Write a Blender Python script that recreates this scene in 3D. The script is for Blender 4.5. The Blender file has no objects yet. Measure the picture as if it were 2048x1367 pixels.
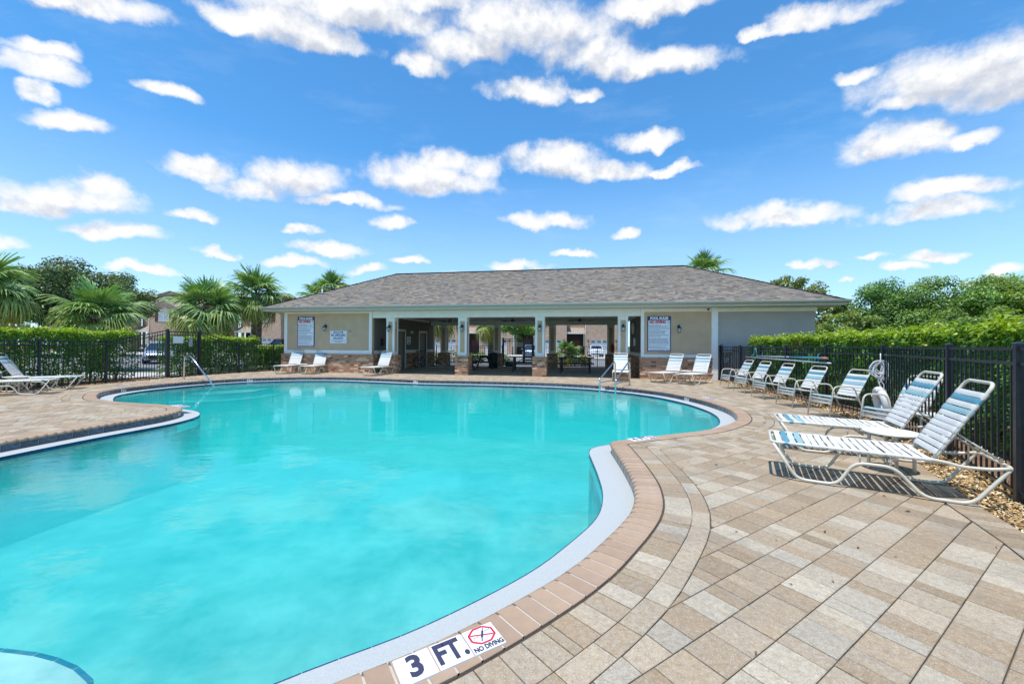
import bpy, math, random
import numpy as np
from mathutils import Vector, Matrix
from mathutils.geometry import tessellate_polygon

random.seed(7)
rng = np.random.default_rng(7)
sc = bpy.context.scene
COL = sc.collection
R = math.radians
pi = math.pi

# ------------------------------------------------------------------ camera, light, exposure
cam_d = bpy.data.cameras.new('camera')
cam = bpy.data.objects.new('camera', cam_d)
COL.objects.link(cam)
cam_d.sensor_width = 36.0
cam_d.lens = 36.0 * 800.0 / 2048.0
cam_d.clip_start = 0.05
cam_d.clip_end = 3000
cam.matrix_world = (Matrix.Translation((0, 0, 1.34)) @ Matrix.Rotation(pi / 2 + math.atan(6.5 / 800), 4, 'X')
                    @ Matrix.Rotation(0.006, 4, 'Z'))
sc.camera = cam
sc.view_settings.view_transform = 'Standard'
sc.view_settings.look = 'None'
sc.view_settings.exposure = 0.30
sc.view_settings.gamma = 1.0
sc.view_settings.use_curve_mapping = False
sc.cycles.max_bounces = 8
sc.cycles.transparent_max_bounces = 24
sc.cycles.volume_bounces = 4
sc.cycles.use_denoising = True
sc.cycles.caustics_reflective = False
sc.cycles.caustics_refractive = False

SUN_EL = R(76)
SUN_TO = Vector((-0.56 * math.cos(SUN_EL), -0.83 * math.cos(SUN_EL), math.sin(SUN_EL))).normalized()
sd = bpy.data.lights.new('sun', 'SUN')
sd.energy = 3.9
sd.angle = R(0.55)
sd.color = (1.0, 0.96, 0.9)
sun = bpy.data.objects.new('sun', sd)
COL.objects.link(sun)
sun.rotation_euler = SUN_TO.to_track_quat('Z', 'Y').to_euler()


class NT:
    """small helper round a node tree"""
    def __init__(s, tree):
        s.t = tree
        s.n = tree.nodes
        s.l = tree.links

    def add(s, typ, ins=None, **kw):
        nd = s.n.new(typ)
        for k, v in kw.items():
            setattr(nd, k, v)
        for k, v in (ins or {}).items():
            sock = nd.inputs[k]
            if isinstance(v, bpy.types.NodeSocket):
                s.l.new(v, sock)
            else:
                sock.default_value = v
        return nd

    def math(s, op, a, b=0.0, c=0.0, clamp=False):
        return s.add('ShaderNodeMath', {0: a, 1: b, 2: c}, operation=op, use_clamp=clamp).outputs[0]

    def vmath(s, op, a, b=(0, 0, 0), c=None):
        nd = s.add('ShaderNodeVectorMath', {0: a, 1: b}, operation=op)
        if c is not None:
            if isinstance(c, bpy.types.NodeSocket):
                s.l.new(c, nd.inputs[2])
            else:
                nd.inputs[2].default_value = c
        return nd

    def mix(s, fac, a, b, mode='MIX'):
        nd = s.add('ShaderNodeMix', data_type='RGBA', blend_type=mode)
        for sock, v in ((nd.inputs[0], fac), (nd.inputs[6], a), (nd.inputs[7], b)):
            if isinstance(v, bpy.types.NodeSocket):
                s.l.new(v, sock)
            else:
                sock.default_value = v if not isinstance(v, tuple) or len(v) == 4 else (*v, 1)
        return nd.outputs[2]

    def noise(s, vec, scale, detail=3.0, rough=0.55, out='Fac', dist=0.0):
        nd = s.add('ShaderNodeTexNoise', {'Scale': scale, 'Detail': detail, 'Roughness': rough, 'Distortion': dist})
        if vec is not None:
            s.l.new(vec, nd.inputs['Vector'])
        return nd.outputs[out]

    def ramp(s, fac, *stops):
        nd = s.add('ShaderNodeValToRGB', {0: fac})
        e = nd.color_ramp.elements
        while len(e) < len(stops):
            e.new(0.5)
        for i, (p, c) in enumerate(stops):
            e[i].position = p
            e[i].color = c if len(c) == 4 else (*c, 1)
        return nd.outputs[0]

    def mrange(s, v, a, b, c, d, clamp=True, smooth=False):
        return s.add('ShaderNodeMapRange', {0: v, 1: a, 2: b, 3: c, 4: d}, clamp=clamp,
                     interpolation_type='SMOOTHSTEP' if smooth else 'LINEAR').outputs[0]


# ------------------------------------------------------------------ world: sky with clouds laid out by bearing
def build_world():
    w = bpy.data.worlds.new('World')
    sc.world = w
    w.use_nodes = True
    w.node_tree.nodes.clear()
    t = NT(w.node_tree)
    sky = t.add('ShaderNodeTexSky', sky_type='NISHITA', sun_disc=False, sun_elevation=SUN_EL,
                sun_rotation=R(214), altitude=0.0, air_density=1.0, dust_density=0.15, ozone_density=2.0)
    geo = t.add('ShaderNodeTexCoord')
    d = t.vmath('NORMALIZE', geo.outputs['Generated']).outputs[0]
    sep = t.add('ShaderNodeSeparateXYZ', {0: d})
    el = t.math('ARCSINE', sep.outputs[2])
    # conformal chart of the whole sky (stereographic about the far horizon), so clouds keep their shape
    inv = t.math('DIVIDE', 1.0, t.math('MAXIMUM', t.math('ADD', sep.outputs[1], 1.0), 0.02))
    p = t.add('ShaderNodeCombineXYZ', {0: t.math('MULTIPLY', sep.outputs[0], inv), 1: t.math('MULTIPLY', sep.outputs[2], inv), 2: 0.0}).outputs[0]
    wn = t.noise(p, 17.0, 2.0, 0.5, out='Color')
    wf = t.noise(p, 55.0, 5.0, 0.6, out='Color')
    pw = t.vmath('MULTIPLY_ADD', wn, (0.050, 0.030, 0), t.vmath('ADD', p, (-0.025, -0.015, 0)).outputs[0]).outputs[0]
    pw = t.vmath('MULTIPLY_ADD', wf, (0.020, 0.016, 0), t.vmath('ADD', pw, (-0.010, -0.008, 0)).outputs[0]).outputs[0]

    def field(vec, clouds, flat):
        acc = None
        for (a, e, ra, re) in clouds:
            q = t.vmath('MULTIPLY_ADD', vec, (1 / ra, 1 / re, 0), (-a / ra, -e / re, 0)).outputs[0]
            if flat:        # flatter bases than tops
                q = t.vmath('MULTIPLY_ADD', t.vmath('MINIMUM', q, (0, 0, 0)).outputs[0], (0, 0.55, 0), q).outputs[0]
            r2 = t.vmath('DOT_PRODUCT', q, q).outputs['Value']
            acc = r2 if acc is None else t.math('SMOOTH_MIN', acc, r2, 0.3)
        return t.math('SUBTRACT', 1.0, acc)
    body = t.math('MAXIMUM', field(pw, CLOUDS, True), -1.8)
    big = [c for c in CLOUDS if c[2] * c[3] > 0.00060]
    above = t.math('MAXIMUM', field(t.vmath('ADD', pw, (-0.004, 0.016, 0)).outputs[0], big, False), -1.5)
    n1 = t.noise(p, 20.0, 9.0, 0.60)
    n2 = t.noise(t.vmath('ADD', p, (-0.004, 0.012, 0)).outputs[0], 20.0, 9.0, 0.60)
    nb = t.noise(p, 60.0, 6.0, 0.6)
    dens = t.math('ADD', body, t.math('MULTIPLY', t.math('SUBTRACT', n1, 0.5), 2.9))
    dens = t.math('ADD', dens, t.math('MULTIPLY', t.math('SUBTRACT', nb, 0.5), 1.35))
    alpha = t.mrange(dens, -0.75, 1.0, 0.0, 1.0, smooth=True)
    # thin veil of high cloud
    veil = t.mrange(t.noise(t.vmath('MULTIPLY', p, (1.0, 3.0, 1)).outputs[0], 7.0, 7.0, 0.65), 0.52, 0.85, 0.0, 0.20)
    lit = t.math('ADD', 0.74, t.math('MULTIPLY', t.math('SUBTRACT', n1, n2), 2.6))
    thick = t.mrange(t.math('SUBTRACT', above, t.math('MULTIPLY', body, 0.35)), -0.15, 0.65, 0.0, 0.58)
    lit = t.math('SUBTRACT', lit, t.math('MULTIPLY', thick, t.mrange(n1, 0.3, 0.65, 0.45, 1.0)))
    ccol = t.ramp(lit, (0.15, (0.62, 0.66, 0.75)), (0.42, (0.80, 0.83, 0.89)), (0.70, (1.0, 1.0, 1.0)))
    ccol = t.vmath('SCALE', ccol)
    ccol.inputs['Scale'].default_value = 5.9
    # sky colour a touch deeper, as polarised daylight
    tintd = t.mix(1.0, sky.outputs[0], (0.64, 0.97, 1.12, 1), 'MULTIPLY')
    hsv = t.add('ShaderNodeHueSaturation', {'Saturation': 1.08, 'Value': 1.18, 'Color': tintd})
    hz = t.mrange(el, 0.0, 0.42, 0.55, 0.0)
    c0 = t.mix(hz, hsv.outputs[0], (4.3, 4.95, 6.0, 1))
    c1 = t.mix(veil, c0, (4.4, 5.3, 6.1, 1))
    c2 = t.mix(alpha, c1, ccol.outputs[0])
    up = t.mrange(sep.outputs[2], -0.02, 0.0, 0.0, 1.0)
    c3 = t.mix(up, hsv.outputs[0], c2)
    bg = t.add('ShaderNodeBackground', {'Color': c3, 'Strength': 0.14})
    out = t.add('ShaderNodeOutputWorld', {'Surface': bg.outputs[0]})
    w.cycles.sampling_method = 'MANUAL'
    w.cycles.sample_map_resolution = 512


CLOUDS = [  # chart of the sky seen from the deck: sideways, up, half width, half height
    (0.414, 0.254, 0.056, 0.031), (0.444, 0.253, 0.038, 0.033), (0.232, 0.078, 0.026, 0.005), (-0.384, 0.073, 0.024, 0.005), (-0.077, 0.080, 0.031, 0.005), (0.459, 0.064, 0.019, 0.005), (-0.324, 0.101, 0.022, 0.005), (0.077, 0.114, 0.027, 0.005),
    (-0.410, 0.314, 0.063, 0.013), (-0.439, 0.271, 0.023, 0.008), (-0.441, 0.256, 0.026, 0.014), (-0.451, 0.236, 0.010, 0.010), (-0.347, 0.255, 0.022, 0.008),
    (-0.435, 0.214, 0.030, 0.010), (-0.284, 0.330, 0.026, 0.012), (-0.244, 0.333, 0.056, 0.019), (-0.175, 0.351, 0.120, 0.021), (-0.208, 0.322, 0.047, 0.015),
    (-0.085, 0.367, 0.069, 0.014), (-0.102, 0.313, 0.030, 0.012), (-0.057, 0.331, 0.044, 0.018), (-0.015, 0.355, 0.066, 0.021), (0.040, 0.344, 0.071, 0.026),
    (0.091, 0.319, 0.055, 0.022), (0.172, 0.310, 0.062, 0.016), (0.145, 0.361, 0.067, 0.014), (0.013, 0.290, 0.045, 0.014), (0.079, 0.286, 0.018, 0.008),
    (0.307, 0.329, 0.038, 0.014), (0.265, 0.327, 0.023, 0.006), (0.404, 0.255, 0.050, 0.024), (0.439, 0.259, 0.036, 0.025), (0.450, 0.234, 0.028, 0.017),
    (0.350, 0.272, 0.015, 0.008), (0.386, 0.239, 0.026, 0.011), (0.384, 0.202, 0.040, 0.020), (0.404, 0.211, 0.022, 0.011), (0.434, 0.198, 0.020, 0.008),
    (0.157, 0.238, 0.036, 0.012), (-0.339, 0.185, 0.032, 0.016), (-0.292, 0.173, 0.038, 0.014), (-0.247, 0.188, 0.045, 0.022), (-0.438, 0.140, 0.051, 0.016),
    (-0.414, 0.155, 0.023, 0.015), (-0.464, 0.132, 0.025, 0.012), (-0.105, 0.199, 0.075, 0.022), (-0.078, 0.219, 0.032, 0.016), (-0.040, 0.212, 0.030, 0.013),
    (0.050, 0.215, 0.053, 0.021), (0.061, 0.228, 0.035, 0.016), (0.118, 0.205, 0.037, 0.014), (-0.348, 0.137, 0.020, 0.007), (-0.405, 0.111, 0.035, 0.011),
    (-0.144, 0.148, 0.024, 0.009), (-0.243, 0.132, 0.018, 0.006), (-0.215, 0.111, 0.044, 0.010), (-0.253, 0.093, 0.027, 0.007), (-0.119, 0.100, 0.017, 0.007),
    (-0.172, 0.091, 0.024, 0.007), (0.036, 0.152, 0.050, 0.012), (0.133, 0.134, 0.017, 0.007), (0.298, 0.145, 0.066, 0.013), (0.424, 0.136, 0.046, 0.012),
    (0.429, 0.156, 0.038, 0.011), (0.375, 0.097, 0.012, 0.005), (0.422, 0.094, 0.022, 0.006), (0.401, 0.085, 0.014, 0.006), (0.325, 0.091, 0.014, 0.007),
    (0.346, 0.092, 0.009, 0.004), (0.362, 0.075, 0.008, 0.004), (0.474, 0.075, 0.014, 0.006), (0.003, 0.098, 0.037, 0.007), (-0.485, 0.094, 0.018, 0.008),
    (-0.191, 0.166, 0.049, 0.007), (0.182, 0.204, 0.033, 0.006),
]
build_world()

# ------------------------------------------------------------------ materials
MATS = {}


def principled(t, base, rough=0.6, metal=0.0, spec=0.4, normal=None, **kw):
    b = t.add('ShaderNodeBsdfPrincipled')
    for k, v in (('Base Color', base), ('Roughness', rough), ('Metallic', metal), ('Specular IOR Level', spec)):
        if isinstance(v, bpy.types.NodeSocket):
            t.l.new(v, b.inputs[k])
        else:
            b.inputs[k].default_value = v if not isinstance(v, tuple) or len(v) == 4 else (*v, 1)
    if normal is not None:
        t.l.new(normal, b.inputs['Normal'])
    for k, v in kw.items():
        b.inputs[k].default_value = v
    return b


def newmat(name):
    m = bpy.data.materials.new(name)
    m.use_nodes = True
    m.node_tree.nodes.clear()
    MATS[name] = m
    t = NT(m.node_tree)
    t.out = t.add('ShaderNodeOutputMaterial')
    return m, t


def mat(name, col, rough=0.55, metal=0.0, var=0.12, scale=6.0, bump=0.0, bscale=120.0, spec=0.4, tint=False,
        dirt=0.0, **kw):
    """plain surface with mottled colour, fine relief and optional per-piece tint"""
    m, t = newmat(name)
    tc = t.add('ShaderNodeTexCoord').outputs['Object']
    n = t.noise(tc, scale, 5.0, 0.6)
    lo = tuple(c * (1 - var) for c in col)
    hi = tuple(min(1, c * (1 + var)) for c in col)
    c = t.ramp(n, (0.3, lo), (0.7, hi))
    if tint:
        at = t.add('ShaderNodeAttribute', attribute_name='tint', attribute_type='GEOMETRY').outputs['Color']
        c = t.mix(1.0, c, at, 'MULTIPLY')
    if dirt:
        dn = t.noise(tc, scale * 0.35, 6.0, 0.65)
        c = t.mix(t.mrange(dn, 0.5, 0.75, 0, dirt), c, (0.12, 0.10, 0.08, 1))
    nrm = None
    if bump:
        bn = t.noise(tc, bscale, 4.0, 0.6)
        nrm = t.add('ShaderNodeBump', {'Height': bn, 'Strength': bump, 'Distance': 0.01}).outputs[0]
    rr = t.mrange(t.noise(tc, scale * 2.3, 4), 0.3, 0.7, rough * 0.85, min(1, rough * 1.12))
    b = principled(t, c, rr, metal, spec, nrm, **kw)
    t.l.new(b.outputs[0], t.out.inputs[0])
    return m


def leafmat(name, trans=0.35, rough=0.42, spec=0.35):
    m, t = newmat(name)
    at = t.add('ShaderNodeAttribute', attribute_name='tint', attribute_type='GEOMETRY').outputs['Color']
    b = principled(t, at, rough, 0.0, spec)
    tr = t.add('ShaderNodeBsdfTranslucent', {'Color': t.mix(1.0, at, (1.25, 1.3, 0.5, 1), 'MULTIPLY')})
    mx = t.add('ShaderNodeMixShader', {0: trans, 1: b.outputs[0], 2: tr.outputs[0]})
    t.l.new(mx.outputs[0], t.out.inputs[0])
    return m


mat('stucco_tan', (0.58, 0.41, 0.265), 0.85, var=0.08, scale=2.0, dirt=0.10, bump=0.5, bscale=180, spec=0.2)
mat('stucco_grey', (0.47, 0.40, 0.355), 0.85, var=0.06, scale=1.4, dirt=0.12, bump=0.5, bscale=180, spec=0.2)
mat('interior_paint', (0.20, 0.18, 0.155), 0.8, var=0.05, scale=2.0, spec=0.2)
mat('trim_white', (0.88, 0.825, 0.77), 0.5, var=0.04, scale=3.0, dirt=0.06)
mat('soffit', (0.56, 0.50, 0.42), 0.6, var=0.05)
mat('gutter', (0.36, 0.36, 0.31), 0.4, var=0.05)
mat('fascia', (0.60, 0.55, 0.46), 0.55, var=0.05)
mat('door_paint', (0.24, 0.215, 0.18), 0.5, var=0.05)
mat('brick', (0.45, 0.245, 0.14), 0.85, var=0.25, scale=22, bump=0.6, bscale=150, tint=True, spec=0.2)
mat('mortar', (0.42, 0.36, 0.30), 0.95, var=0.15, scale=20, spec=0.1)
mat('shingle', (0.225, 0.20, 0.17), 0.95, var=0.15, scale=40, bump=0.8, bscale=300, tint=True, spec=0.15)
mat('roof_base', (0.12, 0.11, 0.10), 0.95)
mat('ridge', (0.12, 0.10, 0.085), 0.9, var=0.3, scale=20)
mat('black_metal', (0.020, 0.024, 0.034), 0.35, var=0.3, scale=12, spec=0.5)
mat('frame_cream', (0.66, 0.61, 0.50), 0.32, var=0.06, scale=9, spec=0.5, dirt=0.12)
mat('strap', (0.70, 0.68, 0.64), 0.42, var=0.05, scale=8, spec=0.45, tint=True, dirt=0.12)
mat('table_top', (0.76, 0.74, 0.68), 0.4, var=0.05, dirt=0.12)
mat('chrome', (0.72, 0.72, 0.73), 0.16, 1.0, var=0.05)
mat('dark_fixture', (0.02, 0.035, 0.05), 0.4, var=0.2)
mat('lamp_glass', (0.42, 0.44, 0.44), 0.12, var=0.1, spec=0.6)
mat('sign_white', (0.80, 0.81, 0.83), 0.4, var=0.03)
mat('sign_blue', (0.028, 0.034, 0.16), 0.4, var=0.05)
mat('sign_red', (0.55, 0.02, 0.05), 0.4, var=0.05)
mat('sign_ink', (0.10, 0.11, 0.16), 0.5, var=0.05)
mat('marker_white', (0.78, 0.78, 0.78), 0.3, var=0.05, scale=20, dirt=0.1)
mat('marker_ink', (0.045, 0.045, 0.085), 0.4, var=0.2, scale=40)
mat('coping', (0.41, 0.29, 0.20), 0.8, var=0.07, scale=9, bump=0.4, bscale=220, tint=True, spec=0.2, dirt=0.12)
mat('grout', (0.50, 0.44, 0.37), 0.9, var=0.1, scale=14)
mat('pool_tile', (0.055, 0.075, 0.10), 0.22, var=0.5, scale=24, tint=True, spec=0.5)
mat('tile_grout', (0.40, 0.46, 0.50), 0.8)
mat('edge_tile', (0.012, 0.075, 0.20), 0.25, var=0.3, scale=30, tint=True)
mat('ledge', (0.43, 0.45, 0.44), 0.85, var=0.10, scale=110, dirt=0.10, bump=0.3, bscale=160, spec=0.2)
mat('joint_sand', (0.085, 0.066, 0.05), 0.95, var=0.3, scale=30)
mat('soil', (0.19, 0.11, 0.065), 0.95, var=0.4, scale=7, bump=0.8, bscale=40)
mat('chip', (0.48, 0.325, 0.16), 0.8, var=0.2, scale=30, tint=True, spec=0.2)
mat('lawn', (0.075, 0.105, 0.035), 0.95, var=0.5, scale=1.5, bump=0.6, bscale=30)
mat('asphalt', (0.19, 0.195, 0.20), 0.9, var=0.2, scale=1.2, bump=0.5, bscale=60)
mat('concrete', (0.50, 0.48, 0.44), 0.9, var=0.1, scale=1.0, bump=0.3, bscale=60)
mat('bark', (0.11, 0.085, 0.062), 0.95, var=0.4, scale=9, bump=0.9, bscale=30)
mat('palm_bark', (0.23, 0.185, 0.15), 0.95, var=0.4, scale=9, bump=0.9, bscale=40, tint=True)
mat('house_brick', (0.40, 0.275, 0.205), 0.9, var=0.12, scale=1.2, tint=True, spec=0.15)
mat('house_mortar', (0.40, 0.33, 0.28), 0.95)
mat('house_trim', (0.62, 0.57, 0.50), 0.7, var=0.05)
mat('house_roof', (0.34, 0.27, 0.20), 0.95, var=0.25, scale=5, tint=True)
mat('red_siding', (0.16, 0.045, 0.032), 0.7, var=0.1)
mat('shutter', (0.10, 0.028, 0.024), 0.6, var=0.1)
mat('window_glass', (0.10, 0.15, 0.19), 0.08, var=0.2, spec=0.9)
mat('window_blind', (0.34, 0.40, 0.44), 0.25, var=0.1, spec=0.7)
mat('garage_door', (0.62, 0.62, 0.63), 0.55, var=0.04)
mat('dark_void', (0.03, 0.026, 0.024), 0.8)
mat('car_white', (0.78, 0.79, 0.80), 0.22, var=0.02, spec=0.6, **{'Coat Weight': 0.6})
mat('car_silver', (0.42, 0.47, 0.52), 0.25, 0.5, var=0.02, **{'Coat Weight': 0.6})
mat('car_red', (0.42, 0.02, 0.06), 0.22, var=0.02, spec=0.6, **{'Coat Weight': 0.6})
mat('car_blue', (0.18, 0.27, 0.38), 0.22, 0.3, var=0.02, spec=0.6, **{'Coat Weight': 0.6})
mat('car_glass', (0.02, 0.035, 0.05), 0.05, var=0.1, spec=0.9)
mat('tyre', (0.018, 0.018, 0.018), 0.8, var=0.2)
mat('rim', (0.45, 0.46, 0.47), 0.3, 0.8)
mat('tail_red', (0.50, 0.01, 0.015), 0.2)
mat('lens_clear', (0.75, 0.77, 0.78), 0.15)
mat('table_wood', (0.050, 0.052, 0.058), 0.75, var=0.2, scale=14)
mat('bin_green', (0.012, 0.035, 0.035), 0.5, var=0.15)
mat('bin_dark', (0.018, 0.018, 0.022), 0.5, var=0.15)
mat('rope', (0.74, 0.72, 0.74), 0.8, var=0.1, scale=60, bump=0.6, bscale=200)
mat('ring_white', (0.74, 0.72, 0.70), 0.5, var=0.06, dirt=0.15)
mat('pole_alu', (0.50, 0.56, 0.60), 0.35, 0.3, var=0.05)
mat('pole_blue', (0.05, 0.28, 0.44), 0.4, var=0.1)
mat('net_teal', (0.16, 0.38, 0.36), 0.5, var=0.1)
mat('grip_wood', (0.42, 0.26, 0.16), 0.6)
mat('teal_roof', (0.045, 0.30, 0.27), 0.4, var=0.12)
mat('teal_cap', (0.30, 0.46, 0.42), 0.5)
mat('post_tan', (0.46, 0.31, 0.19), 0.7)
mat('box_grey', (0.34, 0.35, 0.36), 0.5)
mat('purple_paint', (0.13, 0.09, 0.22), 0.35)
mat('ext_red', (0.45, 0.015, 0.02), 0.35)
mat('petal', (0.55, 0.06, 0.12), 0.6, tint=True)
leafmat('leaf', 0.34, 0.36, 0.5)
leafmat('palm_leaf', 0.25, 0.38, 0.4)


def paver_material():
    m, t = newmat('paver')
    geo = t.add('ShaderNodeNewGeometry')
    pos = geo.outputs['Position']
    at = t.add('ShaderNodeAttribute', attribute_name='tint', attribute_type='GEOMETRY').outputs['Color']
    rot = t.add('ShaderNodeVectorRotate', {'Vector': pos, 'Angle': R(-32.7)}, rotation_type='Z_AXIS').outputs[0]
    streak = t.noise(t.vmath('MULTIPLY', rot, (26.0, 5.0, 1)).outputs[0], 1.0, 6.0, 0.65)
    mott = t.noise(pos, 34.0, 8.0, 0.72)
    c = t.mix(t.mrange(streak, 0.44, 0.72, 0.0, 0.42), at, (0.36, 0.34, 0.31, 1))
    c = t.mix(t.mrange(mott, 0.34, 0.66, 0.0, 0.85), c, t.mix(1.0, c, (0.66, 0.60, 0.53, 1), 'MULTIPLY'))
    fine = t.noise(pos, 190.0, 4.0, 0.7)
    c = t.mix(t.mrange(fine, 0.42, 0.62, 0.0, 0.55), t.mix(1.0, c, (1.22, 1.2, 1.18, 1), 'MULTIPLY'), t.mix(1.0, c, (0.72, 0.70, 0.68, 1), 'MULTIPLY'))
    v = t.add('ShaderNodeTexVoronoi', {'Vector': pos, 'Scale': 150.0, 'Randomness': 1.0}, feature='F1')
    sv = t.add('ShaderNodeSeparateColor', {0: v.outputs['Color']})
    near = t.mrange(v.outputs['Distance'], 0.16, 0.42, 1.0, 0.0)
    white = t.math('MULTIPLY', near, t.mrange(sv.outputs[0], 0.72, 0.74, 0, 0.60))
    dark = t.math('MULTIPLY', near, t.mrange(sv.outputs[1], 0.66, 0.68, 0, 0.80))
    c = t.mix(white, c, (0.74, 0.69, 0.60, 1))
    c = t.mix(dark, c, (0.15, 0.13, 0.12, 1))
    big = t.noise(pos, 1.1, 7.0, 0.68)
    c = t.mix(t.math('MULTIPLY', t.mrange(big, 0.50, 0.72, 0.0, 0.62), t.mrange(streak, 0.35, 0.65, 0.35, 1.0)), c, (0.17, 0.155, 0.14, 1))
    h = t.noise(pos, 260.0, 4.0, 0.7)
    hb = t.math('ADD', h, t.math('MULTIPLY', near, 0.5))
    nrm = t.add('ShaderNodeBump', {'Height': hb, 'Strength': 0.5, 'Distance': 0.003}).outputs[0]
    b = principled(t, c, 0.86, 0, 0.25, nrm)
    t.l.new(b.outputs[0], t.out.inputs[0])


paver_material()


def water_material():
    m, t = newmat('water')
    pos = t.add('ShaderNodeNewGeometry').outputs['Position']
    w1 = t.noise(t.vmath('MULTIPLY', pos, (1.0, 1.6, 1)).outputs[0], 1.6, 4.0, 0.5)
    w2 = t.noise(pos, 7.0, 3.0, 0.5)
    h = t.math('ADD', w1, t.math('MULTIPLY', w2, 0.16))
    nrm = t.add('ShaderNodeBump', {'Height': h, 'Strength': 0.10, 'Distance': 0.05}).outputs[0]
    fr = t.add('ShaderNodeFresnel', {'IOR': 1.30, 'Normal': nrm}).outputs[0]
    fr = t.math('MULTIPLY', fr, 0.66)
    gl = t.add('ShaderNodeBsdfGlossy', {'Color': (1, 1, 1, 1), 'Roughness': 0.02, 'Normal': nrm})
    tr = t.add('ShaderNodeBsdfTransparent', {'Color': (1, 1, 1, 1)})
    mx = t.add('ShaderNodeMixShader', {0: fr, 1: tr.outputs[0], 2: gl.outputs[0]})
    t.l.new(mx.outputs[0], t.out.inputs[0])
    ab = t.add('ShaderNodeVolumeAbsorption', {'Color': (0.02, 0.875, 0.86, 1), 'Density': 0.58})
    scv = t.add('ShaderNodeVolumeScatter', {'Color': (0.08, 0.905, 0.90, 1), 'Density': 0.33, 'Anisotropy': 0.0})
    vol = t.add('ShaderNodeAddShader', {0: ab.outputs[0], 1: scv.outputs[0]})
    t.l.new(vol.outputs[0], t.out.inputs['Volume'])


water_material()


def plaster_material():
    m, t = newmat('pool_plaster')
    pos = t.add('ShaderNodeNewGeometry').outputs['Position']
    n = t.noise(pos, 0.9, 7.0, 0.62)
    n2 = t.noise(pos, 3.2, 6.0, 0.62)
    c = t.ramp(t.math('ADD', t.math('MULTIPLY', n, 0.65), t.math('MULTIPLY', n2, 0.35)),
               (0.38, (0.20, 0.36, 0.37)), (0.60, (0.55, 0.66, 0.64)))
    b = principled(t, c, 0.8, 0, 0.1)
    t.l.new(b.outputs[0], t.out.inputs[0])


plaster_material()


# ------------------------------------------------------------------ mesh helpers
def set_tint(me, tint):
    a = me.attributes.new('tint', 'FLOAT_COLOR', 'FACE')
    tt = np.ones((len(me.polygons), 4), np.float32)
    tt[:, :3] = np.asarray(tint, np.float32)
    a.data.foreach_set('color', tt.ravel())


def npmesh(name, V, F, tint=None, smooth=False):
    V = np.ascontiguousarray(V, np.float32)
    F = np.ascontiguousarray(F, np.int32)
    me = bpy.data.meshes.new(name)
    me.vertices.add(len(V))
    me.vertices.foreach_set('co', V.ravel())
    k = F.shape[1]
    me.loops.add(F.size)
    me.loops.foreach_set('vertex_index', F.ravel())
    me.polygons.add(len(F))
    me.polygons.foreach_set('loop_start', np.arange(0, F.size, k, dtype=np.int32))
    me.polygons.foreach_set('loop_total', np.full(len(F), k, np.int32))
    me.update(calc_edges=True)
    if smooth:
        me.polygons.foreach_set('use_smooth', np.ones(len(F), bool))
    if tint is not None:
        set_tint(me, tint)
    return me


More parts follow.
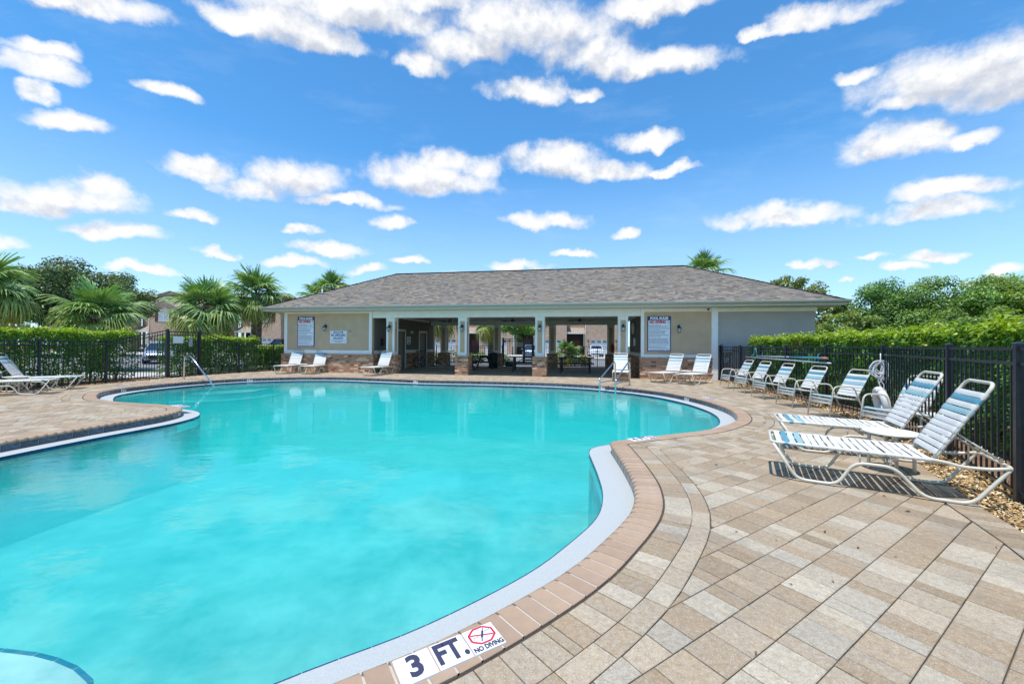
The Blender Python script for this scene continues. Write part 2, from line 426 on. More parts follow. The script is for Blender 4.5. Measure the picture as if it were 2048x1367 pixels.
class MB:
    """collects faces for one mesh"""
    def __init__(s):
        s.v, s.f, s.t, s.m, s.sm = [], [], [], [], []

    def face(s, idx, tint=(1, 1, 1), mi=0, smooth=False):
        s.f.append(idx)
        s.t.append(tint)
        s.m.append(mi)
        s.sm.append(smooth)

    def poly(s, pts, tint=(1, 1, 1), mi=0):
        b = len(s.v)
        s.v += [tuple(p) for p in pts]
        s.face(tuple(range(b, b + len(pts))), tint, mi)

    def hexa(s, P, tint=(1, 1, 1), mi=0):
        """8 corners: bottom ring then top ring"""
        b = len(s.v)
        s.v += [tuple(p) for p in P]
        for q in ((3, 2, 1, 0), (4, 5, 6, 7), (0, 1, 5, 4), (1, 2, 6, 5), (2, 3, 7, 6), (3, 0, 4, 7)):
            s.face(tuple(b + i for i in q), tint, mi)

    def box(s, x0, x1, y0, y1, z0, z1, tint=(1, 1, 1), mi=0, M=None):
        P = [Vector(p) for p in ((x0, y0, z0), (x1, y0, z0), (x1, y1, z0), (x0, y1, z0),
                                 (x0, y0, z1), (x1, y0, z1), (x1, y1, z1), (x0, y1, z1))]
        if M is not None:
            P = [M @ p for p in P]
        s.hexa(P, tint, mi)

    def bbox(s, x0, x1, y0, y1, z0, z1, e=0.006, tint=(1, 1, 1), mi=0, M=None):
        """box with chamfered upright and top edges"""
        b = len(s.v)
        rings = []
        for z, ins in ((z0, 0), (z1 - e, 0), (z1, e)):
            a0, a1, c0, c1 = x0 + ins, x1 - ins, y0 + ins, y1 - ins
            k = e
            rings.append([(a0 + k, c0, z), (a1 - k, c0, z), (a1, c0 + k, z), (a1, c1 - k, z),
                          (a1 - k, c1, z), (a0 + k, c1, z), (a0, c1 - k, z), (a0, c0 + k, z)])
        for r in rings:
            for p in r:
                p = Vector(p)
                s.v.append(tuple(M @ p if M is not None else p))
        for r in range(2):
            for i in range(8):
                j = (i + 1) % 8
                s.face((b + r * 8 + i, b + r * 8 + j, b + r * 8 + 8 + j, b + r * 8 + 8 + i), tint, mi)
        s.face(tuple(b + 16 + i for i in range(8)), tint, mi)
        s.face(tuple(b + 7 - i for i in range(8)), tint, mi)

    def bar(s, p0, p1, w, h, tint=(1, 1, 1), mi=0, up=(0, 0, 1)):
        p0, p1 = Vector(p0), Vector(p1)
        d = (p1 - p0).normalized()
        u = Vector(up)
        sx = d.cross(u)
        if sx.length < 1e-4:
            sx = d.cross(Vector((1, 0, 0)))
        sx.normalize()
        sy = sx.cross(d).normalized()
        P = []
        for p in (p0, p1):
            for a, c in ((-1, -1), (1, -1), (1, 1), (-1, 1)):
                P.append(p + sx * (a * w / 2) + sy * (c * h / 2))
        s.hexa(P, tint, mi)

    def tube(s, pts, r, n=8, closed=False, tint=(1, 1, 1), mi=0, caps=True):
        pts = [Vector(p) for p in pts]
        N = len(pts)
        rr = r if isinstance(r, (list, tuple)) else [r] * N
        b = len(s.v)
        prev = None
        for i, p in enumerate(pts):
            if closed:
                d = pts[(i + 1) % N] - pts[i - 1]
            else:
                d = pts[min(i + 1, N - 1)] - pts[max(i - 1, 0)]
            d = d.normalized() if d.length > 1e-9 else Vector((0, 0, 1))
            if prev is None:
                a = Vector((0, 0, 1)) if abs(d.z) < 0.9 else Vector((1, 0, 0))
                u = d.cross(a).normalized()
            else:
                u = prev - d * prev.dot(d)
                u = u.normalized() if u.length > 1e-6 else d.orthogonal().normalized()
            prev = u
            w = d.cross(u)
            for k in range(n):
                an = 2 * pi * k / n
                s.v.append(tuple(p + (u * math.cos(an) + w * math.sin(an)) * rr[i]))
        for i in range(N if closed else N - 1):
            j = (i + 1) % N
            for k in range(n):
                l = (k + 1) % n
                s.face((b + i * n + k, b + i * n + l, b + j * n + l, b + j * n + k), tint, mi, True)
        if caps and not closed:
            s.face(tuple(b + n - 1 - k for k in range(n)), tint, mi)
            s.face(tuple(b + (N - 1) * n + k for k in range(n)), tint, mi)

    def lathe(s, prof, n=16, c=(0, 0, 0), tint=(1, 1, 1), mi=0):
        b = len(s.v)
        for (r, z) in prof:
            for k in range(n):
                a = 2 * pi * k / n
                s.v.append((c[0] + r * math.cos(a), c[1] + r * math.sin(a), c[2] + z))
        for i in range(len(prof) - 1):
            for k in range(n):
                l = (k + 1) % n
                s.face((b + i * n + k, b + i * n + l, b + (i + 1) * n + l, b + (i + 1) * n + k), tint, mi, True)

    def mesh(s, name):
        me = bpy.data.meshes.new(name)
        me.from_pydata(s.v, [], s.f)
        me.polygons.foreach_set('material_index', s.m)
        me.polygons.foreach_set('use_smooth', s.sm)
        set_tint(me, s.t)
        me.update()
        return me


def link(name, me, mats, parent=None, kind=None, label=None, loc=None, rz=None):
    if isinstance(me, MB):
        me = me.mesh(name)
    if mats is not None and len(me.materials) == 0:
        for m in ([mats] if isinstance(mats, str) else mats):
            me.materials.append(MATS[m])
    o = bpy.data.objects.new(name, me)
    COL.objects.link(o)
    if parent is not None:
        o.parent = parent
    if kind:
        o['kind'] = kind
    if label:
        o['label'] = label
    if loc is not None:
        o.location = loc
    if rz is not None:
        o.rotation_euler = (0, 0, rz)
    return o


def tag(o, label, cat, group=None):
    o['label'] = label
    o['category'] = cat
    if group:
        o['group'] = group
    return o


def thing(name, label, cat, loc=(0, 0, 0), rz=0.0, group=None):
    o = bpy.data.objects.new(name, None)
    o.empty_display_size = 0.2
    COL.objects.link(o)
    o.location = loc
    o.rotation_euler = (0, 0, rz)
    return tag(o, label, cat, group)


def copy_tree(src, kids, loc=None, rz=None, label=None, parent=None):
    c = src.copy()
    COL.objects.link(c)
    if parent is not None:
        c.parent = parent
    if loc is not None:
        c.location = loc
        c.rotation_euler = (0, 0, rz)
    if label:
        c['label'] = label
    for ch in kids.get(src.name, ()):
        copy_tree(ch, kids, parent=c)
    return c


def kidmap():
    k = {}
    for o in bpy.data.objects:
        if o.parent is not None:
            k.setdefault(o.parent.name, []).append(o)
    return k


def text(name, body, size, m, parent, loc, rot=(pi / 2, 0, 0), align='CENTER', bold=0.0, sx=1.0, ext=0.001):
    cu = bpy.data.curves.new(name, 'FONT')
    cu.body = body
    cu.size = size
    cu.align_x = align
    cu.align_y = 'CENTER'
    cu.extrude = ext
    cu.offset = bold
    cu.resolution_u = 3
    cu.materials.append(MATS[m])
    o = bpy.data.objects.new(name, cu)
    COL.objects.link(o)
    o.parent = parent
    o.location = loc
    o.rotation_euler = rot
    o.scale = (sx, 1, 1)
    return o


def fillet(pts, r, seg=5):
    """round the inner corners of a polyline"""
    P = [Vector(p) for p in pts]
    out = [P[0]]
    for i in range(1, len(P) - 1):
        a, b, c = P[i - 1], P[i], P[i + 1]
        u, v = (a - b), (c - b)
        rr = min(r, u.length * 0.48, v.length * 0.48)
        u.normalize()
        v.normalize()
        p0, p1 = b + u * rr, b + v * rr
        for k in range(seg + 1):
            t = k / seg
            out.append(p0 * (1 - t) ** 2 + b * 2 * t * (1 - t) + p1 * t * t)
    out.append(P[-1])
    return out


def sheet(name, poly, z, m, holes=(), kind='structure'):
    rings = [[Vector((x, y, 0)) for x, y in poly]] + [[Vector((x, y, 0)) for x, y in h] for h in holes]
    tris = tessellate_polygon(rings)
    V = [(v.x, v.y, z) for r in rings for v in r]
    F = []
    for t in tris:
        a, b, c = (Vector(V[i]) for i in t)
        F.append(tuple(t) if (b - a).cross(c - a).z > 0 else tuple(reversed(t)))
    me = npmesh(name, V, F, np.ones((len(F), 3)))
    return link(name, me, m, kind=kind)


# ------------------------------------------------------------------ plan of the pool (metres, camera foot at 0,0)
def catmull(P, step=0.06):
    P = np.array(P, float)
    n = len(P)
    out = []
    for i in range(n):
        p0, p1, p2, p3 = P[i - 1], P[i], P[(i + 1) % n], P[(i + 2) % n]
        m = 14
        for k in range(m):
            t = k / m
            out.append(0.5 * ((2 * p1) + (-p0 + p2) * t + (2 * p0 - 5 * p1 + 4 * p2 - p3) * t * t
                              + (-p0 + 3 * p1 - 3 * p2 + p3) * t ** 3))
    out = np.array(out)
    seg = np.linalg.norm(np.roll(out, -1, 0) - out, axis=1)
    L = np.concatenate([[0], np.cumsum(seg)])
    N = int(L[-1] / step)
    s = np.linspace(0, L[-1], N, endpoint=False)
    cl = np.vstack([out, out[:1]])
    return np.stack([np.interp(s, L, cl[:, 0]), np.interp(s, L, cl[:, 1])], 1)


POOL_PTS = [(-4.9, 1.15), (-3.4, 0.75), (-2.2, 0.88), (-1.3, 1.24), (-0.74, 1.59), (-0.28, 1.88), (0.27, 2.35),
            (0.62, 2.76), (0.99, 3.31), (1.18, 3.87), (1.27, 4.5), (1.33, 5.2), (1.36, 5.52), (1.48, 5.68),
            (2.39, 6.11), (3.03, 6.40), (3.55, 6.77), (4.08, 7.30), (4.45, 7.95), (4.70, 8.7), (4.80, 9.6),
            (4.74, 10.6), (4.42, 11.8), (3.75, 12.85), (2.6, 13.9), (0.9, 14.6), (-1.3, 15.05), (-3.48, 15.35),
            (-5.31, 15.95), (-6.96, 16.40), (-8.42, 16.38), (-9.66, 15.99), (-10.6, 15.3), (-11.3, 14.2),
            (-11.6, 13.0), (-11.6, 12.0), (-11.3, 11.1), (-10.7, 10.35), (-9.9, 9.62), (-9.0, 9.16), (-8.2, 8.92),
            (-7.5, 8.72), (-6.95, 8.42), (-6.62, 8.0), (-6.52, 7.5), (-6.58, 7.0), (-6.69, 6.48), (-6.80, 5.7),
            (-6.85, 4.9), (-6.8, 3.9), (-6.5, 2.7), (-5.9, 1.75)]
C = catmull(POOL_PTS)
NC = len(C)
STEP = 0.06


def normals(P, win):
    d = np.roll(P, -1, 0) - np.roll(P, 1, 0)
    n = np.stack([d[:, 1], -d[:, 0]], 1)
    n /= np.linalg.norm(n, axis=1)[:, None]
    k = np.zeros_like(n)
    for j in range(-win, win + 1):
        k += np.roll(n, j, 0)
    k /= np.linalg.norm(k, axis=1)[:, None]
    return k


area = 0.5 * np.sum(C[:, 0] * np.roll(C[:, 1], -1) - np.roll(C[:, 0], -1) * C[:, 1])
if area < 0:
    C = C[::-1].copy()
NRM = normals(C, 4)          # outward for a counter-clockwise ring


def inside(poly, Q):
    x, y = Q[:, 0], Q[:, 1]
    r = np.zeros(len(Q), bool)
    P = np.asarray(poly)
    j = len(P) - 1
    for i in range(len(P)):
        xi, yi, xj, yj = P[i, 0], P[i, 1], P[j, 0], P[j, 1]
        if yi != yj:
            c = ((yi > y) != (yj > y)) & (x < (xj - xi) * (y - yi) / (yj - yi) + xi)
            r ^= c
        j = i
    return r


def dist_pool(Q, chunk=2000):
    """signed distance to the pool edge (positive outside) and index of the nearest edge point"""
    dd = np.empty(len(Q))
    ii = np.empty(len(Q), int)
    for a in range(0, len(Q), chunk):
        q = Q[a:a + chunk]
        d2 = ((q[:, None, :] - C[None]) ** 2).sum(2)
        k = d2.argmin(1)
        ii[a:a + chunk] = k
        dd[a:a + chunk] = np.sqrt(d2[np.arange(len(q)), k])
    dd[inside(C, Q)] *= -1
    return dd, ii


TH = R(10.6)
EX = Vector((math.cos(TH), -math.sin(TH), 0))
EY = Vector((math.sin(TH), math.cos(TH), 0))
P0 = Vector((-5.652, 18.5, 0))


def BW(x, y, z=0.0):
    p = P0 + EX * x + EY * y
    return (p.x, p.y, z)


def B2(x, y):
    return BW(x, y)[:2]


DECK_L = [(-14.5, 6.0), (-13.75, 8.0), (-13.45, 12.1), (-13.22, 13.4), (-13.2, 15.7), (-12.98, 17.0), (-12.4, 18.7), (-11.65, 19.75)]
DECK_R = [(8.05, 15.85), (7.85, 14.4), (7.45, 12.7), (7.08, 10.9), (6.85, 9.2), (6.4, 7.6), (5.55, 6.0), (4.85, 4.85), (4.3, 3.95),
          (3.94, 3.33), (3.62, 2.7), (3.2, 2.0), (2.6, 1.2), (2.3, 0.2), (2.2, -1.5)]
DECK = DECK_L + [B2(-5.6, 0.5), B2(-0.92, 0.5), B2(-0.92, 7.9), B2(11.24, 7.9), B2(11.24, 0.5), B2(13.9, 0.4)] + DECK_R + [(-14.5, -1.5)]

hole = [tuple(p) for p in (C + NRM * 0.12)[::3]]
sheet('ground', [(-400, -60), (400, -60), (400, 500), (-400, 500)], -0.10, 'lawn', [hole])
sheet('deck_base', DECK, -0.012, 'joint_sand', [hole])


# ------------------------------------------------------------------ pool deck of small concrete pavers
def paver_tint(n):
    base = np.array([(0.37, 0.27, 0.175), (0.435, 0.35, 0.26), (0.475, 0.41, 0.325), (0.325, 0.235, 0.15), (0.415, 0.365, 0.30), (0.40, 0.305, 0.21)])
    k = rng.choice(6, n, p=[0.31, 0.22, 0.12, 0.11, 0.07, 0.17])
    c = base[k]
    c = c * 0.84 + 0.16 * (c.mean(1, keepdims=True) * np.array((1.09, 1.01, 0.88)))
    return c * np.array((0.985, 1.0, 0.955)) * rng.uniform(0.94, 1.12, (n, 1))


deck = bpy.data.objects.new('pool_deck', None)
COL.objects.link(deck)
deck['kind'] = 'structure'
deck['label'] = 'tan and grey concrete paver deck around the pool'


def clip_half(poly, p, n):
    """keep the part of a polygon on the side n points to from p"""
    out = []
    m = len(poly)
    for i in range(m):
        a, b = poly[i], poly[(i + 1) % m]
        da, db = (a - p) @ n, (b - p) @ n
        if da >= 0:
            out.append(a)
        if (da >= 0) != (db >= 0):
            t = da / (da - db)
            out.append(a + (b - a) * t)
    return out


def paver_solid(mb, poly, tint, z=0.0, g=0.0024, bev=0.0035, th=0.02):
    P = np.array(poly)
    keep = np.linalg.norm(np.roll(P, -1, 0) - P, axis=1) > 0.012      # drop slivers of edges
    if keep.sum() >= 3:
        P = P[keep]
    if np.sum(P[:, 0] * np.roll(P[:, 1], -1) - np.roll(P[:, 0], -1) * P[:, 1]) < 0:
        P = P[::-1]
    c = P.mean(0)

    def inset(q):
        e = np.roll(P, -1, 0) - P
        e /= np.linalg.norm(e, axis=1)[:, None]
        out = []
        for k in range(len(P)):
            e0, e1 = e[k - 1], e[k]
            n0, n1 = np.array((-e0[1], e0[0])), np.array((-e1[1], e1[0]))
            b_ = n0 + n1
            b_ = b_ / max(0.35, 1 + n0 @ n1)
            m = b_ * q
            L = np.linalg.norm(m)
            out.append(P[k] + m * min(1.0, q * 2.2 / max(L, 1e-6)))
        return np.array(out)
    o, i = inset(g), inset(g + bev)
    dz = rng.normal(0, 0.0007, 3)
    n = len(P)
    b = len(mb.v)
    for q, zz, tl in ((o, z - th, 0), (o, z - 0.0028, 1), (i, z, 1)):
        for k in range(n):
            e = (dz[0] + (q[k] - c) @ dz[1:] * 4) if tl else 0
            mb.v.append((q[k][0], q[k][1], zz + e))
    for r in range(2):
        for k in range(n):
            l = (k + 1) % n
            mb.face((b + r * n + k, b + r * n + l, b + (r + 1) * n + l, b + (r + 1) * n + k), tint)
    mb.face(tuple(b + 2 * n + k for k in range(n)), tint)


def build_pavers():
    aU = np.array([math.sin(R(57.3)), math.cos(R(57.3))])      # along the strips
    aV = np.array([math.cos(R(57.3)), -math.sin(R(57.3))])     # across the strips
    W = 0.2003
    pcs = []
    for i in range(-110, 75):
        v0 = -1.093 + i * W
        u = -12.0 + rng.uniform(0, 0.2)
        while u < 23:
            L = rng.choice([0.2, 0.1, 0.15], p=[0.55, 0.37, 0.08])
            pcs.append((u, u + L, v0, v0 + W))
            u += L
    A = np.array(pcs)
    cen = ((A[:, 0] + A[:, 1]) / 2)[:, None] * aU + ((A[:, 2] + A[:, 3]) / 2)[:, None] * aV
    ok = inside(DECK, cen) & (cen[:, 1] > 0.35)
    # only the ground the photograph can show, plus a margin
    ok &= np.abs(cen[:, 0]) < 1.32 * cen[:, 1] + 2.2
    A, cen = A[ok], cen[ok]
    d, ix = dist_pool(cen)
    OFF = 0.590
    keep = d > OFF - 0.16
    A, cen, d, ix = A[keep], cen[keep], d[keep], ix[keep]
    tints = paver_tint(len(A))
    cut = []
    # soldier course of the right deck edge: cut field pieces back to it
    E0 = np.array(DECK_R[:-1])
    ea, eb = E0[:-1], E0[1:]
    ed_ = (eb - ea) / np.linalg.norm(eb - ea, axis=1)[:, None]
    en = np.stack([ed_[:, 1], -ed_[:, 0]], 1)
    el_ = np.linalg.norm(eb - ea, axis=1)

    def edge_near(c):
        t = np.clip(((c - ea) * ed_).sum(1), 0, el_)
        q = ea + ed_ * t[:, None]
        dd = np.linalg.norm(q - c, axis=1)
        return dd.argmin(), dd.min()
    for k in range(len(A)):
        u0, u1, v0, v1 = A[k]
        poly = [aU * u0 + aV * v0, aU * u0 + aV * v1, aU * u1 + aV * v1, aU * u1 + aV * v0]
        poly = poly[::-1]
        if d[k] < OFF + 0.16:
            n = NRM[ix[k]]
            poly = clip_half(poly, C[ix[k]] + n * OFF, n)
        if cen[k][0] > 1.5:
            j, dj = edge_near(cen[k])
            if dj < 0.45:
                for j2 in (j,):
                    if len(poly) >= 3:
                        poly = clip_half(poly, ea[j2] + en[j2] * 0.232, en[j2])
        if len(poly) < 3:
            continue
        P = np.array(poly)
        ar = 0.5 * abs(np.sum(P[:, 0] * np.roll(P[:, 1], -1) - np.roll(P[:, 0], -1) * P[:, 1]))
        if ar < 0.0012:
            continue
        e = P[1] - P[0]
        cut.append((cen[k], poly, tints[k], ar))
    # two bands that follow the pool edge
    def band(d0, d1, pitch):
        per = NC * STEP
        n = int(per / pitch)
        s = np.arange(n + 1) / n * NC
        idx = s.astype(int) % NC
        t = paver_tint(n)
        for k in range(n):
            i0, i1 = idx[k], idx[k + 1] % NC
            q = [C[i0] + NRM[i0] * d0, C[i0] + NRM[i0] * d1, C[i1] + NRM[i1] * d1, C[i1] + NRM[i1] * d0][::-1]
            c = np.mean(q, 0)
            P = np.array(q)
            sg = 0.5 * np.sum(P[:, 0] * np.roll(P[:, 1], -1) - np.roll(P[:, 0], -1) * P[:, 1])
            if sg < 0:
                q = q[::-1]
            if abs(sg) < 0.004:
                continue
            dd, _ = dist_pool(c[None])
            if dd[0] < (d0 + d1) / 2 - 0.05 or c[1] < 0.3 or not inside(DECK, c[None])[0]:
                continue
            if abs(c[0]) > 1.32 * c[1] + 2.2:
                continue
            cut.append((c, q, t[k], abs(sg)))
    band(0.250, 0.459, 0.11)
    band(0.459, 0.590, 0.20)
    # border of pavers laid across the right edge
    s_ = np.concatenate([[0], np.cumsum(el_)])
    vn = np.vstack([en[:1], en[:-1] + en[1:], en[-1:]])
    vn /= np.linalg.norm(vn, axis=1)[:, None]
    m_ = int(s_[-1] / 0.105)
    tb = paver_tint(m_)
    fx_ = lambda q: np.array([np.interp(q, s_, E0[:, 0]), np.interp(q, s_, E0[:, 1])])
    fn_ = lambda q: np.array([np.interp(q, s_, vn[:, 0]), np.interp(q, s_, vn[:, 1])])
    for k in range(m_):
        a0, a1 = s_[-1] * k / m_, s_[-1] * (k + 1) / m_
        q = [fx_(a0), fx_(a1), fx_(a1) + fn_(a1) * 0.225, fx_(a0) + fn_(a0) * 0.225]
        P = np.array(q)
        if np.sum(P[:, 0] * np.roll(P[:, 1], -1) - np.roll(P[:, 0], -1) * P[:, 1]) < 0:
            q = q[::-1]
        cut.append((np.mean(q, 0), q, tb[k] * 0.92, -1.0))
    # nearest pieces in view become single parts
    def score(c):
        x, y = c[0], c[1]
        return (y < 0.75) or abs(x) > 1.30 * y or y < 1.55
    order = sorted(range(len(cut)), key=lambda k: (score(cut[k][0]), cut[k][0][1] ** 2 + 0.6 * cut[k][0][0] ** 2))
    single = set(order[:300])
    rest = MB()
    for k, (c, q, t, ar) in enumerate(cut):
        tt = tuple(t)
        if k in single:
            mb = MB()
            paver_solid(mb, [p - c for p in q], tt, 0.0012 if ar < 0 else 0.0)
            o = link('paver', mb, 'paver', deck, loc=(c[0], c[1], 0))
        else:
            paver_solid(rest, q, tt, 0.0012 if ar < 0 else 0.0)
    link('paver_field', rest, 'paver', deck, kind='stuff')


build_pavers()

# ------------------------------------------------------------------ swimming pool: coping, tile band, ledge, basin, steps
pool = bpy.data.objects.new('swimming_pool', None)
COL.objects.link(pool)
pool['kind'] = 'structure'
pool['label'] = 'free form swimming pool with brick coping and dark waterline tiles'
LEDGE_Z, WATER_Z, FLOOR_Z = -0.135, -0.152, -1.25


def ring_strip(name, d0, z0, d1, z1, m, flip=False, step=2):
    a = C + NRM * d0
    b = C + NRM * d1
    a, b = a[::step], b[::step]
    n = len(a)
    V = np.concatenate([np.c_[a, np.full(n, z0)], np.c_[b, np.full(n, z1)]])
    k = np.arange(n)
    l = (k + 1) % n
    F = np.stack([k, l, n + l, n + k], 1)
    if flip:
        F = F[:, ::-1]
    return link(name, npmesh(name, V, F, np.ones((n, 3)), True), m, pool)


ring_strip('coping_bed', 0.05, 0.0012, 0.232, 0.0012, 'grout', True)
ring_strip('coping_bed', 0.010, -0.020, 0.05, 0.0012, 'grout', True)
ring_strip('tile_bed', 0.022, LEDGE_Z - 0.02, 0.022, -0.008, 'tile_grout', True)
ring_strip('ledge', -0.285, LEDGE_Z, 0.03, LEDGE_Z, 'ledge', True)
ring_strip('basin_wall', -0.285, LEDGE_Z - 0.004, -0.30, FLOOR_Z, 'pool_plaster')
inner = C - NRM * 0.285
fl = [tuple(p) for p in (C - NRM * 0.25)[::3]]
o = sheet('basin_floor', fl, FLOOR_Z, 'pool_plaster', kind=None)
o.parent = pool


def build_coping():
    pitch = 0.108
    n = int(NC * STEP / pitch)
    idx = (np.arange(n + 1) / n * NC)
    cols = [(0.96, 0.96, 0.96), (1.04, 1.03, 1.02), (1.0, 0.98, 0.95), (0.92, 0.90, 0.90), (1.05, 1.06, 1.08)]

    def at(arr, f):
        i = int(math.floor(f)) % NC
        t = f - math.floor(f)
        return arr[i] * (1 - t) + arr[(i + 1) % NC] * t
    items = []
    for k in range(n):
        f0, f1 = idx[k], idx[k + 1]
        w = f1 - f0
        f0, f1 = f0 + w * 0.05, f1 - w * 0.05
        c = at(C, (f0 + f1) / 2)
        items.append((c, f0, f1))
    vis = lambda c: (c[1] < 0.8) or abs(c[0]) > 1.32 * c[1]
    order = sorted(range(n), key=lambda k: (vis(items[k][0]), np.hypot(*items[k][0])))
    single = set(order[:250])
    rest = MB()
    # cross-section from outer foot over the top to the rounded nose and back under
    prof = [(0.236, -0.012), (0.236, 0.001), (0.231, 0.004), (0.05, 0.004), (0.026, 0.0015), (0.008, -0.008), (0.0, -0.022),
            (0.004, -0.036), (0.016, -0.046), (0.034, -0.046)]
    for k, (c, f0, f1) in enumerate(items):
        mb = MB() if k in single else rest
        org = c if k in single else np.zeros(2)
        t = random.choice(cols)
        b = len(mb.v)
        jz = random.gauss(0, 0.0007)
        for f in (f0, f1):
            p, nn = at(C, f), at(NRM, f)
            for dd, z in prof:
                q = p + nn * dd - org
                mb.v.append((q[0], q[1], z + jz))
        m = len(prof)
        for i in range(m - 1):
            mb.face((b + i, b + m + i, b + m + i + 1, b + i + 1), t, 0, i >= 4)
        mb.face(tuple(b + i for i in range(m)), t)
        mb.face(tuple(b + m + m - 1 - i for i in range(m)), t)
        if k in single:
            link('coping_brick', mb, 'coping', pool, loc=(c[0], c[1], 0))
    link('coping_course', rest, 'coping', pool, kind='stuff')

    # waterline tiles
    pitch = 0.20
    n = int(NC * STEP / pitch)
    idx = (np.arange(n + 1) / n * NC)
    items = []
    for k in range(n):
        f0, f1 = idx[k], idx[k + 1]
        w = f1 - f0
        f0, f1 = f0 + w * 0.032, f1 - w * 0.032
        items.append((at(C, (f0 + f1) / 2), f0, f1, at(NRM, (f0 + f1) / 2)))
    order = sorted(range(n), key=lambda k: ((items[k][3] @ items[k][0]) < 0 or vis(items[k][0]), np.hypot(*items[k][0])))
    single = set(order[:200])
    rest = MB()
    for k, (c, f0, f1, nn) in enumerate(items):
        mb = MB() if k in single else rest
        org = c if k in single else np.zeros(2)
        t = random.uniform(0.7, 1.5)
        t = (t * random.uniform(0.9, 1.1), t, t * random.uniform(0.9, 1.2))
        P = []
        for z in (LEDGE_Z + 0.003, -0.040):
            for f, dd in ((f0, 0.014), (f1, 0.014), (f1, 0.026), (f0, 0.026)):
                q = at(C, f) + at(NRM, f) * dd - org
                P.append((q[0], q[1], z))
        mb.hexa(P, t)
        if k in single:
            link('waterline_tile', mb, 'pool_tile', pool, loc=(c[0], c[1], 0))
    link('waterline_tiles', rest, 'pool_tile', pool, kind='stuff')
    # dark nosing tiles on the ledge edge
    mb = MB()
    n = int(NC * STEP / 0.15)
    idx = (np.arange(n + 1) / n * NC)
    for k in range(n):
        f0, f1 = idx[k] + 0.04, idx[k + 1] - 0.04
        P = []
        for z in (LEDGE_Z - 0.05, LEDGE_Z + 0.0015):
            for f, dd in ((f0, -0.291), (f1, -0.291), (f1, -0.2845), (f0, -0.2845)):
                q = at(C, f) + at(NRM, f) * dd
                P.append((q[0], q[1], z))
        mb.hexa(P, (random.uniform(0.5, 0.9),) * 3)
    link('ledge_nosing', mb, 'edge_tile', pool, kind='stuff')


build_coping()


def underwater_step(poly, z, edge=True):
    n = len(poly)
    mb = MB()
    b = 0
    for zz in (FLOOR_Z, z):
        mb.v += [(x, y, zz) for x, y in poly]
    for k in range(n):
        l = (k + 1) % n
        mb.face((k, l, n + l, n + k))
    mb.face(tuple(n + k for k in range(n)))
    st = link('entry_step', mb, 'pool_plaster', pool)
    if edge:
        eb = MB()
        P = [Vector((x, y, 0)) for x, y in poly]
        for k in range(edge):
            a, c = P[k], P[k + 1]
            L = (c - a).length
            m = max(1, int(L / 0.16))
            d = (c - a).normalized()
            nn = Vector((-d.y, d.x, 0))
            for j in range(m):
                s0, s1 = a + d * (L * j / m + 0.006), a + d * (L * (j + 1) / m - 0.006)
                q = [s0 - nn * 0.004, s1 - nn * 0.004, s1 + nn * 0.02, s0 + nn * 0.02]
                eb.hexa([(p.x, p.y, z - 0.03) for p in q] + [(p.x, p.y, z + 0.004) for p in q],
                        (random.uniform(0.8, 1.2),) * 3)
        link('step_edge_tile', eb, 'edge_tile', st)


def arc(cx, cy, r, a0, a1, n):
    return [(cx + r * math.cos(R(a0 + (a1 - a0) * k / n)), cy + r * math.sin(R(a0 + (a1 - a0) * k / n))) for k in range(n + 1)]


#   near corner step at the bottom left of the view (counter-clockwise, tiled edge first)
ed = [(-2.05, 1.55), (-2.12, 1.9), (-2.2, 2.12), (-2.3, 2.22), (-2.48, 2.31), (-2.66, 2.37), (-2.83, 2.41), (-3.07, 2.44), (-3.6, 2.46), (-4.3, 2.4)]
underwater_step(ed + [(-4.3, 1.6), (-3.4, 1.15), (-2.4, 1.2)], -0.52, len(ed) - 1)
#   steps in the far left bay
for k, (rr, z) in enumerate(((2.1, -0.58), (1.55, -0.40))):
    e = arc(-10.9, 15.0, rr, -112, 12, 14)
    underwater_step(e + [(-9.3, 15.6), (-10.3, 15.1), (-11.0, 14.2), (-11.3, 13.4)], z, 14)


def build_water():
    ring = [tuple(p) for p in (C - NRM * 0.2875)[::2]]
    rings = [[Vector((x, y, 0)) for x, y in ring]]
    tris = tessellate_polygon(rings)
    n = len(ring)
    V = [(x, y, WATER_Z) for x, y in ring] + [(x, y, FLOOR_Z - 0.08) for x, y in ring]
    F = []
    for t in tris:
        a, b, c = (Vector(V[i]) for i in t)
        t = tuple(t) if (b - a).cross(c - a).z > 0 else tuple(reversed(t))
        F.append(t)
        F.append(tuple(n + i for i in reversed(t)))
    for k in range(n):
        l = (k + 1) % n
        F.append((n + k, n + l, l, k))
    me = bpy.data.meshes.new('water')
    me.from_pydata(V, [], F)
    me.update()
    o = link('water', me, 'water', kind='structure')
    o['label'] = 'clear turquoise pool water'


build_water()


